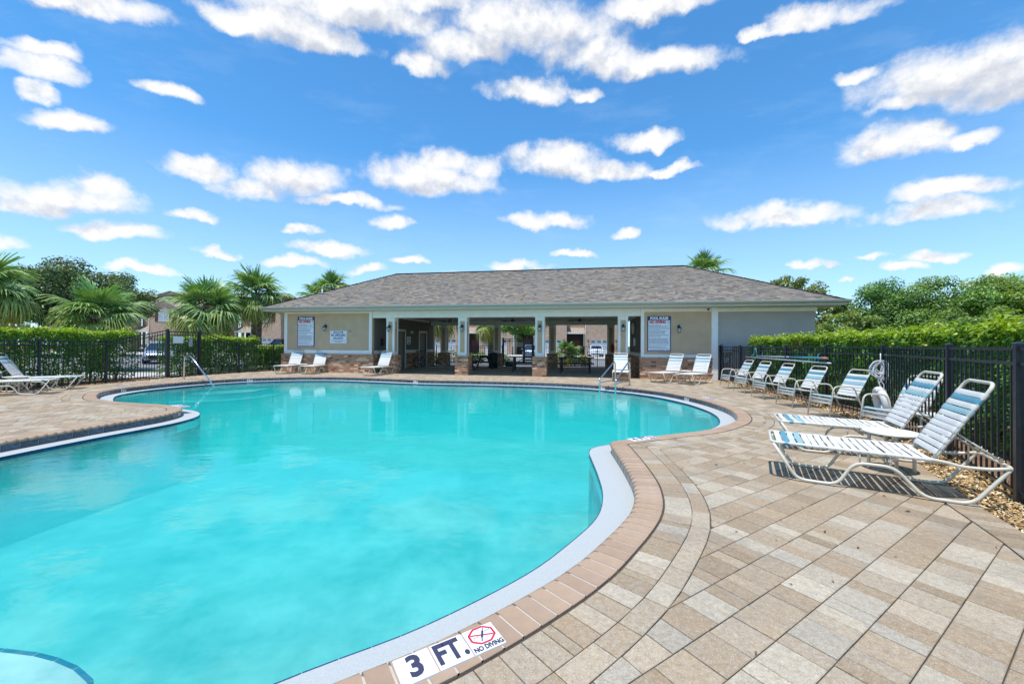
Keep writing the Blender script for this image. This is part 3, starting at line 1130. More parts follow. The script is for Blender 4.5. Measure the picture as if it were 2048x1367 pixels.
# depth markers let into the deck and the tile band
def marker(loc, rz, tiles, flat=True, s=0.152, label=None):
    """row of white square tiles with dark lettering; tiles = list of strings, '/' is the no-diving symbol"""
    n = len(tiles)
    for k, tx in enumerate(tiles):
        off = (k - (n - 1) / 2) * (s + 0.006)
        M = Matrix.Translation(loc) @ Matrix.Rotation(rz, 4, 'Z') @ Matrix.Translation((off, 0, 0))
        if not flat:
            M = M @ Matrix.Rotation(pi / 2, 4, 'X')
        mb = MB()
        mb.bbox(-s / 2, s / 2, -s / 2, s / 2, -0.012, 0.004, 0.0015)
        t = link('depth_marker_tile', mb, 'marker_white', pool, label=label)
        t.matrix_local = M
        if tx == '/':
            g = MB()
            q = [(0.062 * math.cos(R(22.5 + 45 * i)), 0.018 + 0.053 * math.sin(R(22.5 + 45 * i)), 0.0048) for i in range(8)]
            for i in range(8):
                a, b = Vector(q[i]), Vector(q[(i + 1) % 8])
                g.bar(a, b, 0.0095, 0.0012)
            g.bar((-0.05, 0.036, 0.0046), (0.05, 0.0, 0.0046), 0.0075, 0.0012)
            link('prohibition_symbol', g, 'sign_red', t)
            f = MB()
            pts = [(0.022, 0.056), (0.014, 0.040), (0.004, 0.022), (-0.006, 0.004), (-0.016, -0.018)]
            for i in range(4):
                f.bar((*pts[i], 0.0056), (*pts[i + 1], 0.0056), (0.004, 0.010, 0.010, 0.005)[i], 0.0012)
            for x0 in (-0.046, 0.02):
                for j in range(3):
                    f.bar((x0 + j * 0.009, 0.012 + (j % 2) * 0.005 + (0.02 if x0 > 0 else 0), 0.0052),
                          (x0 + (j + 1) * 0.009, 0.012 + ((j + 1) % 2) * 0.005 + (0.02 if x0 > 0 else 0), 0.0052), 0.002, 0.001)
            link('diver_symbol', f, 'marker_ink', t)
            text('lettering', 'NO DIVING', 0.037, 'marker_ink', t, (0, -0.056, 0.0046), (0, 0, 0), bold=0.0016, sx=0.74, ext=0.0006)
        elif tx:
            text('lettering', tx, 0.160 * s / 0.152, 'marker_ink', t, (0, 0, 0.0046), (0, 0, 0), bold=0.006 * s / 0.152, sx=0.84 if len(tx) < 3 else 0.69, ext=0.0006)


marker((-0.256, 1.748, 0.008), R(31.5), ['3', 'FT.', '/'], label='white tile depth marker beside the coping')
marker((1.90, 5.78, 0.008), R(26), ['4', 'FT', '/'])
marker((-7.05, 8.53, 0.008), R(-28), ['3', 'FT', '/'])
marker((-12.0, 12.3, 0.008), R(-80), ['3', 'FT', '/'])
marker((5.1, 10.3, 0.008), R(-80), ['5', 'FT', '/'])
for (k, tx) in ((None, None),):
    pass


def wall_marker(px, py, tiles):
    q = np.array([[px, py]])
    i = ((C - q) ** 2).sum(1).argmin()
    n = NRM[i]
    p = C[i] + n * 0.010
    # tile faces the water: local x runs along the edge
    ang = math.atan2(-n[1], -n[0]) + pi / 2
    marker((p[0], p[1], -0.088), ang, tiles, flat=False, s=0.09)


wall_marker(4.70, 10.8, ['5', 'FT'])
wall_marker(3.0, 13.5, ['5', 'FT'])
wall_marker(-3.7, 15.3, ['4', 'FT'])
wall_marker(-10.2, 15.6, ['3', 'FT'])
wall_marker(-11.6, 12.0, ['3', 'FT'])

# ------------------------------------------------------------------ grounds round the pool
sheet('mulch_bed', DECK_R[:-2] + [(3.4, 0.8), (7.5, 1.0), (10.2, 8.0), (11.2, 14.9), (8.3, 16.1)], -0.030, 'soil')
sheet('planting_bed', [(-16.3, 6.0), (-16.0, 15.2), (-13.75, 15.75)] + [(x + 0.0, y) for x, y in DECK_L[::-1][3:]], -0.034, 'soil')
sheet('planting_strip', [(-13.6, 17.0), (-14.6, 16.6), (-13.4, 20.8), (-11.6, 21.0), (-11.5, 20.2), (-11.65, 19.7), (-12.4, 18.65), (-12.98, 17.0)], -0.034, 'soil')
sheet('footpath', [(-60, 15.2), (-16.4, 15.9), (-14.7, 16.3), (-14.0, 17.2), (-16, 19.2), (-60, 18.6)], -0.060, 'concrete')
sheet('front_walk', [(-12.4, 20.9), (-11.4, 20.3), B2(-0.9, 8.4), B2(20, 8.4), B2(20, 9.3), (-12.6, 23.2)], -0.060, 'concrete')
sheet('parking_road', [(-70, 20.3), (-16.0, 21.2), (-13.2, 23.6), B2(22, 10.6), B2(24, 22.0), (-10, 44.5), (-70, 44.5)], -0.072, 'asphalt')


def kerb(pts, w=0.15, h=0.11, z=-0.07):
    mb = MB()
    for a, b in zip(pts[:-1], pts[1:]):
        mb.bar((*a, z + h / 2), (*b, z + h / 2), w, h)
    o = link('kerb', mb, 'concrete')
    o['kind'] = 'structure'


kerb([(-70, 20.2), (-16.0, 21.1), (-13.2, 23.5), B2(22, 10.5)])
kerb([(-70, 44.6), (-10, 44.6), (13, 40.0)])


def chips(poly, n, cols, size=(0.018, 0.045), z0=-0.028, name='wood_chips', label=None):
    P = np.array(poly)
    lo, hi = P.min(0), P.max(0)
    Q = rng.uniform(lo, hi, (n * 3, 2))
    Q = Q[inside(poly, Q)][:n]
    m = len(Q)
    a = rng.uniform(0, 2 * pi, m)
    L = rng.uniform(*size, m)
    W = L * rng.uniform(0.35, 0.7, m)
    tx = rng.normal(0, 0.35, m)
    ty = rng.normal(0, 0.35, m)
    zc = z0 + rng.uniform(0.0, 0.035, m)
    u = np.c_[np.cos(a), np.sin(a), tx] * (L / 2)[:, None]
    v = np.c_[-np.sin(a), np.cos(a), ty] * (W / 2)[:, None]
    c = np.c_[Q, zc]
    V = np.stack([c - u - v, c + u - v * 0.6, c + u * 1.1 + v, c - u * 0.8 + v], 1).reshape(-1, 3)
    F = np.arange(m * 4).reshape(-1, 4)
    k = rng.integers(0, len(cols), m)
    t = np.array(cols)[k] * rng.uniform(0.75, 1.2, (m, 1))
    o = link(name, npmesh(name, V, F, t), 'chip', kind='stuff')
    if label:
        o['label'] = label


FENCE_R = [(8.27, 15.86), (8.22, 14.4), (7.88, 12.7), (7.47, 10.9), (7.20, 9.17), (6.80, 7.33), (5.32, 4.87), (4.42, 3.49), (3.55, 1.9)]
strip = DECK_R[:12] + [(3.45, 1.5), (3.95, 1.7), (4.55, 3.25), (5.45, 4.75), (6.95, 7.25), (7.35, 9.1), (7.62, 10.85), (8.03, 12.65), (8.4, 14.4), (8.4, 15.9)]
near_strip = [(4.85, 4.85), (4.3, 3.95), (3.94, 3.33), (3.62, 2.7), (3.2, 2.0), (2.9, 1.6), (3.7, 1.6), (4.5, 3.3), (5.4, 4.75), (5.5, 5.2)]
CH = [(1.25, 1.35, 1.3), (1.4, 1.6, 1.7), (1.0, 0.95, 0.85), (1.6, 2.0, 2.8), (0.6, 0.55, 0.5), (1.2, 1.1, 0.95)]
chips(near_strip, 11000, CH, (0.011, 0.032), label='golden wood chips between the deck edge and the fence')
chips(strip, 15000, CH, (0.02, 0.05))
chips([(-13.9, 8.0), (-13.8, 13.4), (-13.6, 15.7), (-13.2, 15.7), (-13.22, 13.4), (-13.45, 12.1), (-13.75, 8.0)], 2500,
      [(0.7, 0.6, 0.5), (0.9, 0.8, 0.7), (0.5, 0.42, 0.35)], (0.03, 0.07))


# ------------------------------------------------------------------ leaves
def leaf_mesh(name, c, nrm, size, tint, aspect=0.5, fold=0.18):
    """one folded pointed leaf per row"""
    m = len(c)
    r = rng.normal(size=(m, 3))
    nrm = nrm / np.linalg.norm(nrm, axis=1)[:, None]
    u = r - nrm * (r * nrm).sum(1)[:, None]
    u /= np.linalg.norm(u, axis=1)[:, None]
    v = np.cross(nrm, u)
    s = np.asarray(size)[:, None]
    b = c - u * s * 0.5
    t = c + u * s * 0.5 - nrm * s * 0.10
    l = c + v * s * aspect * 0.5 + nrm * s * fold * 0.5 - u * s * 0.05
    q = c - v * s * aspect * 0.5 + nrm * s * fold * 0.5 - u * s * 0.05
    V = np.stack([b, q, t, l], 1).reshape(-1, 3)
    k = np.arange(m) * 4
    F = np.concatenate([np.stack([k, k + 1, k + 2], 1), np.stack([k, k + 2, k + 3], 1)])
    return npmesh(name, V, F, np.concatenate([tint, tint]))


def vary(base, n, hue=0.10, val=0.25):
    base = np.asarray(base, float)
    t = np.repeat(base[None], n, 0) if base.ndim == 1 else base
    t = t * rng.uniform(1 - val, 1 + val, (n, 1))
    t[:, 0] *= rng.uniform(1 - hue * 2, 1 + hue * 2, n)
    return np.clip(t, 0.003, 0.9)


def smooth_noise(x, y, seed):
    return (np.sin(x * 2.1 + seed) * np.cos(y * 2.7 + seed * 1.7) + 0.6 * np.sin(x * 5.3 + y * 3.1 + seed * 2.3)
            + 0.4 * np.sin(x * 9.7 - y * 8.3 + seed))


def hedge(label, path, width, h, density, size, seed, z0=0.0, sparse=0.0):
    """clipped hedge following a path"""
    root = thing('hedge', label, 'hedge', (0, 0, 0), 0)
    P = np.array(path)
    seg = np.linalg.norm(np.diff(P, axis=0), axis=1)
    L = np.concatenate([[0], np.cumsum(seg)])
    tot = L[-1]
    n = int(density * tot)
    s = rng.uniform(0, tot, n)
    x = np.interp(s, L, P[:, 0])
    y = np.interp(s, L, P[:, 1])
    i = np.clip(np.searchsorted(L, s) - 1, 0, len(seg) - 1)
    d = (P[i + 1] - P[i]) / seg[i][:, None]
    nn = np.stack([-d[:, 1], d[:, 0]], 1)
    face = rng.uniform(0, 1, n)
    top = face < 0.36
    side = np.where(face < 0.68, 1.0, -1.0)
    zz = z0 + 0.05 + (h - 0.05) * rng.uniform(0, 1, n) ** (0.8)
    off = side * width / 2
    off = np.where(top, rng.uniform(-1, 1, n) * width / 2, off)
    zz = np.where(top, z0 + h, zz)
    bump = 0.055 * smooth_noise(s * 1.3, zz * 2 + off * 2, seed)
    depth = rng.exponential(0.085, n)
    off = np.where(top, off, off + side * (bump - depth))
    zz = np.where(top, zz + bump - depth * 0.9, zz)
    shoot = top & (rng.uniform(0, 1, n) < 0.06)
    zz = np.where(shoot, z0 + h + rng.uniform(0.02, 0.16, n) * (0.5 + 0.5 * np.sin(s * 3 + seed)) + bump, zz)
    if sparse:
        keep = ~((zz < z0 + 0.9) & (rng.uniform(0, 1, n) < sparse * (0.6 + 0.6 * smooth_noise(s * 1.9, zz * 3, seed + 4) / 2)))
    else:
        keep = np.ones(n, bool)
    c = np.stack([x + nn[:, 0] * off, y + nn[:, 1] * off, zz], 1)
    nrm = np.where(top[:, None], np.array([0, 0, 1.0]), np.c_[nn * side[:, None], np.full(n, 1.0)])
    nrm = nrm + rng.normal(0, 0.55, (n, 3))
    sz = rng.uniform(0.7, 1.3, n) * size
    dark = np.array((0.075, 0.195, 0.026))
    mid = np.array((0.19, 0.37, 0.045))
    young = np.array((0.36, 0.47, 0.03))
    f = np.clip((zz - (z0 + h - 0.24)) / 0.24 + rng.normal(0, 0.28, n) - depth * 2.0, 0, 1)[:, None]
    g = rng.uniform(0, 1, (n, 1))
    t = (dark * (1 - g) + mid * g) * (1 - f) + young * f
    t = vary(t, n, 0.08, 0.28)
    c, nrm, sz, t = c[keep], nrm[keep], sz[keep], t[keep]
    # 120 largest leaves seen from the deck stay single
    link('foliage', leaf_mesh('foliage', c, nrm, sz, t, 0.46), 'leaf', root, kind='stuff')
    st = MB()
    for q in np.arange(0.2, tot, 0.42):
        bx, by = np.interp(q, L, P[:, 0]), np.interp(q, L, P[:, 1])
        for j in range(3):
            a = random.uniform(0, 2 * pi)
            e = Vector((bx + 0.3 * math.cos(a), by + 0.3 * math.sin(a), z0 + h * random.uniform(0.55, 0.85)))
            m_ = Vector((bx, by, z0)).lerp(e, 0.5) + Vector((random.gauss(0, 0.05), random.gauss(0, 0.05), 0.1))
            st.tube([(bx, by, z0 - 0.05), m_, e], [0.018, 0.012, 0.005], 5)
    link('stems', st, 'bark', root, kind='stuff')
    return root, (c, nrm, sz, t)


HEDGE_R = [(4.75, 1.2), (5.55, 3.1), (6.65, 4.9), (7.85, 7.1), (8.35, 9.2), (8.65, 11.0), (9.0, 12.8), (9.3, 14.9)]
hr, _ = hedge('clipped hedge with bright new tips behind the right hand fence', HEDGE_R, 0.95, 1.66, 5000, 0.086, 1.3, -0.03)


def single_leaves(root, n):
    """the largest leaf sprays nearest the camera, one object each"""
    mats_ = 'leaf'
    me = []
    for k in range(5):
        c = np.zeros((7, 3))
        c[:, 0] = np.linspace(-0.05, 0.07, 7)
        c[:, 1] = rng.normal(0, 0.035, 7)
        c[:, 2] = rng.normal(0.0, 0.018, 7)
        young = np.array((0.27, 0.37, 0.022)) if k < 3 else np.array((0.09, 0.19, 0.022))
        m_ = leaf_mesh('leaf_spray', c, np.array([0, 0, 1.0]) + rng.normal(0, 0.45, (7, 3)), rng.uniform(0.075, 0.12, 7), vary(young, 7, 0.08, 0.2), 0.5)
        m_.materials.append(MATS[mats_])
        me.append(m_)
    P = np.array(HEDGE_R)
    for k in range(n):
        f = rng.uniform(0.35, 3.6)
        i = int(f)
        p = P[i] * (1 - f + i) + P[i + 1] * (f - i)
        d = P[i + 1] - P[i]
        nn = np.array([-d[1], d[0]]) / np.hypot(*d)
        o = bpy.data.objects.new('leaf_spray', me[k % 5])
        COL.objects.link(o)
        o.parent = root
        off = rng.uniform(0.05, 0.52)
        o.location = (p[0] + nn[0] * off, p[1] + nn[1] * off, 1.60 + rng.uniform(-0.05, 0.09) - (0.22 if off > 0.46 else 0))
        o.rotation_euler = (rng.normal(0, 0.4), rng.normal(-0.25, 0.4), rng.uniform(0, 6.28))


single_leaves(hr, 120)
# brown dead patch in the right hedge
n = 260
c = np.array([8.35, 11.3, 1.45]) + rng.normal(0, 1, (n, 3)) * np.array([0.10, 0.30, 0.11])
link('dead_patch', leaf_mesh('dead_patch', c, rng.normal(0, 1, (n, 3)) + np.array([0, 0, 0.4]), rng.uniform(0.05, 0.09, n),
     vary((0.13, 0.035, 0.02), n)), 'leaf', hr, kind='stuff', label='red brown dead leaves')
hedge('clipped hedge with yellow green top behind the left fence', [(-14.75, 5.5), (-14.65, 8.0), (-14.5, 12.0), (-14.35, 14.9)], 0.95, 1.74, 3300, 0.10, 5.1, -0.03, 0.35)
hedge('clipped hedge behind the entrance gate and the sloping fence', [(-14.35, 16.5), (-13.95, 17.6), (-13.45, 19.1), (-13.05, 20.15)], 0.95, 1.62, 3300, 0.10, 2.4, -0.03, 0.2)
hedge('low clipped hedge in front of the red car at the pool house corner', [(-12.95, 20.4), (-12.25, 22.0)], 0.9, 1.24, 3300, 0.10, 3.7, -0.03)


# ------------------------------------------------------------------ fences
def picket_mesh(h, w=0.0155, z0=0.05):
    mb = MB()
    mb.box(-w / 2, w / 2, -w / 2, w / 2, z0, h)
    me = mb.mesh('picket')
    me.materials.append(MATS['black_metal'])
    return me


def post_mesh(h, w=0.052):
    mb = MB()
    mb.box(-w / 2, w / 2, -w / 2, w / 2, -0.08, h)
    e = w / 2 + 0.006
    mb.box(-e, e, -e, e, h, h + 0.012)
    b = len(mb.v)
    mb.v += [(-e, -e, h + 0.012), (e, -e, h + 0.012), (e, e, h + 0.012), (-e, e, h + 0.012), (0, 0, h + 0.03)]
    for a, c in ((0, 1), (1, 2), (2, 3), (3, 0)):
        mb.face((b + a, b + c, b + 4))
    me = mb.mesh('post')
    me.materials.append(MATS['black_metal'])
    return me


def fence(name, label, pts, hs, pitch=0.11, rails=(0.0, -0.13, None), posts=True, z=-0.02, end_posts=(True, True), cat='fence'):
    """hs = height at each post; pickets one by one between the posts"""
    root = thing(name, label, cat, (pts[0][0], pts[0][1], z))
    o0 = Vector((pts[0][0], pts[0][1], 0))
    cache = {}
    for k, p in enumerate(pts):
        if (k == 0 and not end_posts[0]) or (k == len(pts) - 1 and not end_posts[1]):
            continue
        hh = round(hs[k] + 0.02, 3)
        if hh not in cache:
            cache[hh] = post_mesh(hh, 0.052)
        q = Vector((*p, 0)) - o0
        a = pts[min(k + 1, len(pts) - 1)]
        b_ = pts[max(k - 1, 0)]
        link('post', cache[hh], None, root, loc=q, rz=math.atan2(a[1] - b_[1], a[0] - b_[0]))
    pm = {}
    for k in range(len(pts) - 1):
        a, b = Vector((*pts[k], 0)) - o0, Vector((*pts[k + 1], 0)) - o0
        ha, hb = hs[k], hs[k + 1]
        L = (b - a).length
        ang = math.atan2((b - a).y, (b - a).x)
        for r in rails:
            mb = MB()
            za, zb = (0.10, 0.10) if r is None else (ha + r - 0.015, hb + r - 0.015)
            mb.bar(a + Vector((0, 0, za)), b + Vector((0, 0, zb)), 0.026, 0.030)
            link('rail', mb, 'black_metal', root)
        m = max(1, int(L / pitch))
        for j in range(1, m):
            f = j / m
            hh = round((ha * (1 - f) + hb * f) - 0.028, 2)
            if hh not in pm:
                pm[hh] = picket_mesh(hh)
            link('picket', pm[hh], None, root, loc=a.lerp(b, f), rz=ang)
    return root


fence('metal_fence', 'black metal picket fence in front of the right hedge', FENCE_R, [1.37] * len(FENCE_R), 0.125)
fence('metal_fence', 'black metal picket fence in front of the left hedge', [(-14.2, 8.4), (-13.98, 10.1), (-13.88, 11.75), (-13.62, 13.44), (-13.58, 15.66)],
      [1.42, 1.42, 1.42, 1.42, 1.86], end_posts=(True, False))
fence('metal_fence', 'black metal fence stepping down from the gate towards the pool house', [(-13.34, 17.2), (-12.77, 18.73), (-11.95, 20.05), B2(-5.75, 1.0)],
      [1.84, 1.36, 1.36, 1.36], end_posts=(False, True))


def gate(label, a, b, h, signs):
    a, b = Vector((*a, 0)), Vector((*b, 0))
    root = thing('metal_gate', label, 'gate', (a.x, a.y, -0.02), math.atan2((b - a).y, (b - a).x))
    L = (b - a).length
    pm = post_mesh(h + 0.06, 0.085)
    link('post', pm, None, root)
    link('post', pm, None, root, loc=(L, 0, 0))
    mb = MB()
    for z in (0.10, h - 0.16, h - 0.02):
        mb.box(0.06, L - 0.06, -0.014, 0.014, z - 0.018, z + 0.018)
    for x in (0.07, L - 0.07):
        mb.box(x - 0.02, x + 0.02, -0.02, 0.02, 0.06, h)
    link('gate_frame', mb, 'black_metal', root)
    pk = picket_mesh(h - 0.04)
    m = int((L - 0.14) / 0.11)
    for j in range(1, m):
        link('picket', pk, None, root, loc=(0.07 + (L - 0.14) * j / m, 0, 0))
    return root, L


g1, L1 = gate('tall black entrance gate with a blank white sign in the left fence', (-13.58, 15.76), (-13.36, 17.1), 1.84, 1)
mb = MB()
mb.box(0.10, 0.17, -0.055, -0.02, 0.86, 1.06)
mb.box(0.12, 0.145, -0.075, -0.055, 0.90, 0.93)
mb.tube([(0.12, -0.07, 0.89), (0.24, -0.09, 0.885)], 0.012, 6)
link('lock', mb, 'lens_clear', g1)


def blank_sign(label, par, x0, x1, z0, z1, m='sign_white', y=-0.03):
    M = par.matrix_world if False else Matrix.Translation(par.location) @ Matrix.Rotation(par.rotation_euler.z, 4, 'Z')
    t = thing('notice_board', label, 'sign')
    t.matrix_world = M @ Matrix.Translation(((x0 + x1) / 2, y, (z0 + z1) / 2))
    mb = MB()
    mb.bbox(-(x1 - x0) / 2, (x1 - x0) / 2, -(z1 - z0) / 2, (z1 - z0) / 2, -0.006, 0.004, 0.002, M=Matrix.Rotation(pi / 2, 4, 'X'))
    link('panel', mb, m, t)
    return t


blank_sign('blank white notice on the left entrance gate', g1, 0.20, 0.62, 1.36, 1.63)
blank_sign('narrow grey plate on the left entrance gate', g1, 0.86, 1.02, 1.22, 1.6, 'box_grey')

# ------------------------------------------------------------------ pool house
ph = thing('pool_house', 'low tan pool house with hipped shingle roof and open pavilion', 'building', BW(0, 0), -TH)


def bricks_on(mb, x0, x1, z0, z1, M, L=0.203, H=0.064, J=0.014, proud=0.006, off0=0.0):
    """running bond of single bricks on the local plane y = 0 (facing -y)"""
    rows = int(round((z1 - z0) / (H + J)))
    H = (z1 - z0) / rows - J
    for r in range(rows):
        z = z0 + r * (H + J)
        x = x0 - (0.5 * (L + J) if (r % 2) else 0) + off0
        while x < x1 - 0.01:
            a, b = max(x, x0), min(x + L, x1)
            if b - a > 0.025:
                k = rng.random()
                t = (1.0, 1.0, 1.0)
                if k < 0.16:
                    t = (1.7, 2.0, 2.2)
                elif k < 0.30:
                    t = (0.5, 0.46, 0.48)
                elif k < 0.5:
                    t = (1.15, 1.15, 1.1)
                v = rng.uniform(0.85, 1.15)
                pr = proud + rng.uniform(-0.002, 0.002)
                P = [Vector(p) for p in ((a, -pr, z), (b, -pr, z), (b, 0, z), (a, 0, z), (a, -pr, z + H), (b, -pr, z + H), (b, 0, z + H), (a, 0, z + H))]
                q = len(mb.v)
                mb.v += [tuple(M @ p) for p in P]
                tt = tuple(c * v for c in t)
                for f in ((0, 1, 5, 4), (4, 5, 6, 7), (1, 2, 6, 5), (3, 0, 4, 7)):
                    mb.face(tuple(q + i for i in f), tt)
            x += L + J


def brick_block(parent, x0, x1, y0, y1, z1, sides='fblr', cap=True, name='brick_base', z0=-0.03):
    core = MB()
    core.box(x0, x1, y0, y1, z0, z1 - (0.05 if cap else 0))
    base = link(name, core, 'mortar', parent)
    mb = MB()
    zt = z1 - (0.052 if cap else 0.0)
    if 'f' in sides:
        bricks_on(mb, x0 - 0.004, x1 + 0.004, 0.0, zt, Matrix.Translation((0, y0, 0)))
    if 'b' in sides:
        bricks_on(mb, -x1, -x0, 0.0, zt, Matrix.Translation((0, y1, 0)) @ Matrix.Rotation(pi, 4, 'Z'))
    if 'r' in sides:
        bricks_on(mb, y0, y1, 0.0, zt, Matrix.Translation((x1, 0, 0)) @ Matrix.Rotation(pi / 2, 4, 'Z'), off0=0.1)
    if 'l' in sides:
        bricks_on(mb, -y1, -y0, 0.0, zt, Matrix.Translation((x0, 0, 0)) @ Matrix.Rotation(-pi / 2, 4, 'Z'), off0=0.1)
    link('bricks', mb, 'brick', base, kind='stuff')
    if cap:
        c = MB()
        # rowlock cap of bricks on edge
        e = 0.022
        for (a0, a1, horiz, fix0, fix1) in ((x0 - e, x1 + e, True, y0 - e, y0 + 0.12), (x0 - e, x1 + e, True, y1 - 0.12, y1 + e),
                                            (y0 + 0.122, y1 - 0.122, False, x0 - e, x0 + 0.12), (y0 + 0.122, y1 - 0.122, False, x1 - 0.12, x1 + e)):
            if a1 - a0 < 0.05:
                continue
            m_ = max(1, int((a1 - a0) / 0.078))
            for k in range(m_):
                p, q = a0 + (a1 - a0) * k / m_ + 0.004, a0 + (a1 - a0) * (k + 1) / m_ - 0.004
                v = rng.uniform(0.9, 1.25)
                t = (1.2 * v, 1.05 * v, 0.95 * v)
                if horiz:
                    c.box(p, q, fix0, fix1, z1 - 0.05, z1, t)
                else:
                    c.box(fix0, fix1, p, q, z1 - 0.05, z1, t)
        link('brick_cap', c, 'brick', base)
    return base


WT = 0.87
# left block
brick_block(ph, -5.66, -0.80, -0.07, 0.30, WT, 'flr')
brick_block(ph, -1.2, -0.80, 0.302, 3.62 - 1.1, WT, 'r', name='brick_base')
w = MB()
w.box(-5.52, -0.93, 0.02, 0.25, 0.84, 2.9)
w.box(-5.52, -5.32, 0.25, 7.9, -0.05, 2.9)
w.box(-5.52, -0.93, 7.7, 7.9, -0.05, 2.9)
link('front_wall', w, 'stucco_tan', ph)
t_ = MB()
def rail(x0, x1, z0, z1, y=-0.012, d=0.05):
    t_.bbox(x0, x1, y, y + d, z0, z1, 0.003)
rail(-5.56, -5.40, 0.876, 2.88)
rail(-1.05, -0.905, 0.876, 2.88)
rail(-5.397, -1.053, 0.876, 1.055)
rail(-5.397, -1.053, 2.80, 2.88)
link('wall_trim', t_, 'trim_white', ph)
# side wall of the open bay, with two doors
w = MB()
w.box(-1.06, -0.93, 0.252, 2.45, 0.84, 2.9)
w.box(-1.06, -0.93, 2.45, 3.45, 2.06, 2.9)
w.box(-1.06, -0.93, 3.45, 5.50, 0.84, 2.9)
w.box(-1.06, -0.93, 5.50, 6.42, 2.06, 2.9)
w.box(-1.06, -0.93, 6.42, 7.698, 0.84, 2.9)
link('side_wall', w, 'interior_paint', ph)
t_ = MB()
for y0, y1 in ((2.40, 3.50), (5.44, 6.48)):
    for a, b, c, d in ((y0 - 0.08, y0, -0.02, 2.05), (y1, y1 + 0.08, -0.02, 2.05), (y0 - 0.08, y1 + 0.08, 2.05, 2.17)):
        t_.box(-0.926, -0.895, a, b, c, d)
for a, b in ((0.26, 2.31), (3.59, 5.35), (6.57, 7.6)):
    t_.box(-0.926, -0.90, a, b, 0.88, 1.05)
t_.box(-0.926, -0.88, 0.26, 7.0, 2.72, 2.86)
link('side_trim', t_, 'trim_white', ph)
for y0, y1 in ((2.45, 3.45), (5.50, 6.42)):
    d = MB()
    d.box(-1.02, -0.975, y0, y1, -0.01, 2.05)
    dd = link('door', d, 'door_paint', ph)
    k = MB()
    k.lathe([(0.0, 0.0), (0.03, 0.0), (0.032, 0.03), (0.0, 0.045)], 10)
    kk = link('handle', k, 'chrome', dd, loc=(-0.972, y0 + 0.1, 1.0))
    kk.rotation_euler = (0, pi / 2, 0)
brick_block(ph, -1.06, -0.86, 3.59, 5.35, WT, 'r')
brick_block(ph, -1.06, -0.86, 6.57, 7.69, WT, 'rb')
# right block
brick_block(ph, 11.10, 13.86, -0.07, 0.30, WT, 'fl')
brick_block(ph, 11.10, 11.40, 0.302, 5.4, WT, 'l')
w = MB()
w.box(11.25, 13.9, 0.02, 0.25, 0.84, 2.9)
link('front_wall', w, 'stucco_tan', ph)
w = MB()
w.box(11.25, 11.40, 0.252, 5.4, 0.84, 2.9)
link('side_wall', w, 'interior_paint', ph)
t_ = MB()
rail(11.14, 11.27, 0.876, 2.88)
rail(11.273, 13.832, 0.876, 1.0)
rail(11.273, 13.832, 2.74, 2.88)
t_.bbox(13.835, 14.07, -0.075, 0.22, -0.05, 2.88, 0.004)
t_.box(11.205, 11.247, 0.26, 5.4, 0.88, 1.03)
t_.box(11.19, 11.247, 0.26, 7.0, 2.70, 2.86)
link('wall_trim', t_, 'trim_white', ph)
w = MB()
w.box(14.072, 17.56, 0.05, 7.9, -0.05, 2.9)
link('wing_wall', w, 'stucco_grey', ph)
t_ = MB()
t_.box(14.073, 17.60, 0.0, 0.048, 2.72, 2.88)
t_.box(17.563, 17.60, 0.05, 7.9, 2.72, 2.88)
link('wing_trim', t_, 'trim_white', ph)
# beams
bm = MB()
bm.bbox(-0.90, 11.137, 0.03, 0.36, 2.58, 2.885, 0.004)
link('front_beam', bm, 'trim_white', ph)
bm = MB()
bm.bbox(-0.90, 11.2, 7.12, 7.45, 2.58, 2.93, 0.004)
link('rear_beam', bm, 'trim_white', ph)


def column(x, y):
    base = brick_block(ph, x - 0.30, x + 0.30, y - 0.06, y + 0.54, WT - 0.02, 'fblr', True, 'column')
    s = 0.20
    yc = y + 0.24
    core = MB()
    core.box(x - s + 0.018, x + s - 0.018, yc - s + 0.018, yc + s - 0.018, WT - 0.02, 2.578)
    link('column_panel', core, 'stucco_tan', base)
    f = MB()
    z0, z1 = WT - 0.02, 2.578
    for sx in (-1, 1):
        for sy in (-1, 1):
            a, b = x + sx * s, x + sx * (s - 0.095)
            c, d = yc + sy * s, yc + sy * (s - 0.095)
            f.bbox(min(a, b), max(a, b), min(c, d), max(c, d), z0, z1, 0.003)
    g = s - 0.096
    for za, zb in ((z0, z0 + 0.16), (z1 - 0.17, z1)):
        f.box(x - g, x + g, yc - s + 0.002, yc + s - 0.002, za, zb)
        f.box(x - s + 0.002, x - g - 0.0005, yc - g, yc + g, za, zb)
        f.box(x + g + 0.0005, x + s - 0.002, yc - g, yc + g, za, zb)
    f.box(x - s - 0.02, x + s + 0.02, yc - s - 0.02, yc + s + 0.02, 2.545, 2.5775)
    link('column_trim', f, 'trim_white', base)


for i in range(4):
    column(i * 3.48, 0.0)
    column(i * 3.45 + 0.0, 7.0)

# roof
EZ, OV = 3.08, 0.56
RX0, RX1, RY0, RY1 = -5.70 - OV, 17.72 + OV, -OV, 8.54
HALF = (RY1 - RY0) / 2
RZ = EZ + HALF * 0.495
RIDGE = [(RX0 + HALF, RY0 + HALF), (RX1 - HALF, RY0 + HALF)]
ro = MB()
E_ = [(RX0, RY0, EZ), (RX1, RY0, EZ), (RX1, RY1, EZ), (RX0, RY1, EZ)]
A_, B_ = (*RIDGE[0], RZ), (*RIDGE[1], RZ)
ro.poly([E_[0], E_[1], B_, A_])
ro.poly([E_[1], E_[2], B_])
ro.poly([E_[2], E_[3], A_, B_])
ro.poly([E_[3], E_[0], A_])
roof = link('roof', ro, 'roof_base', ph)


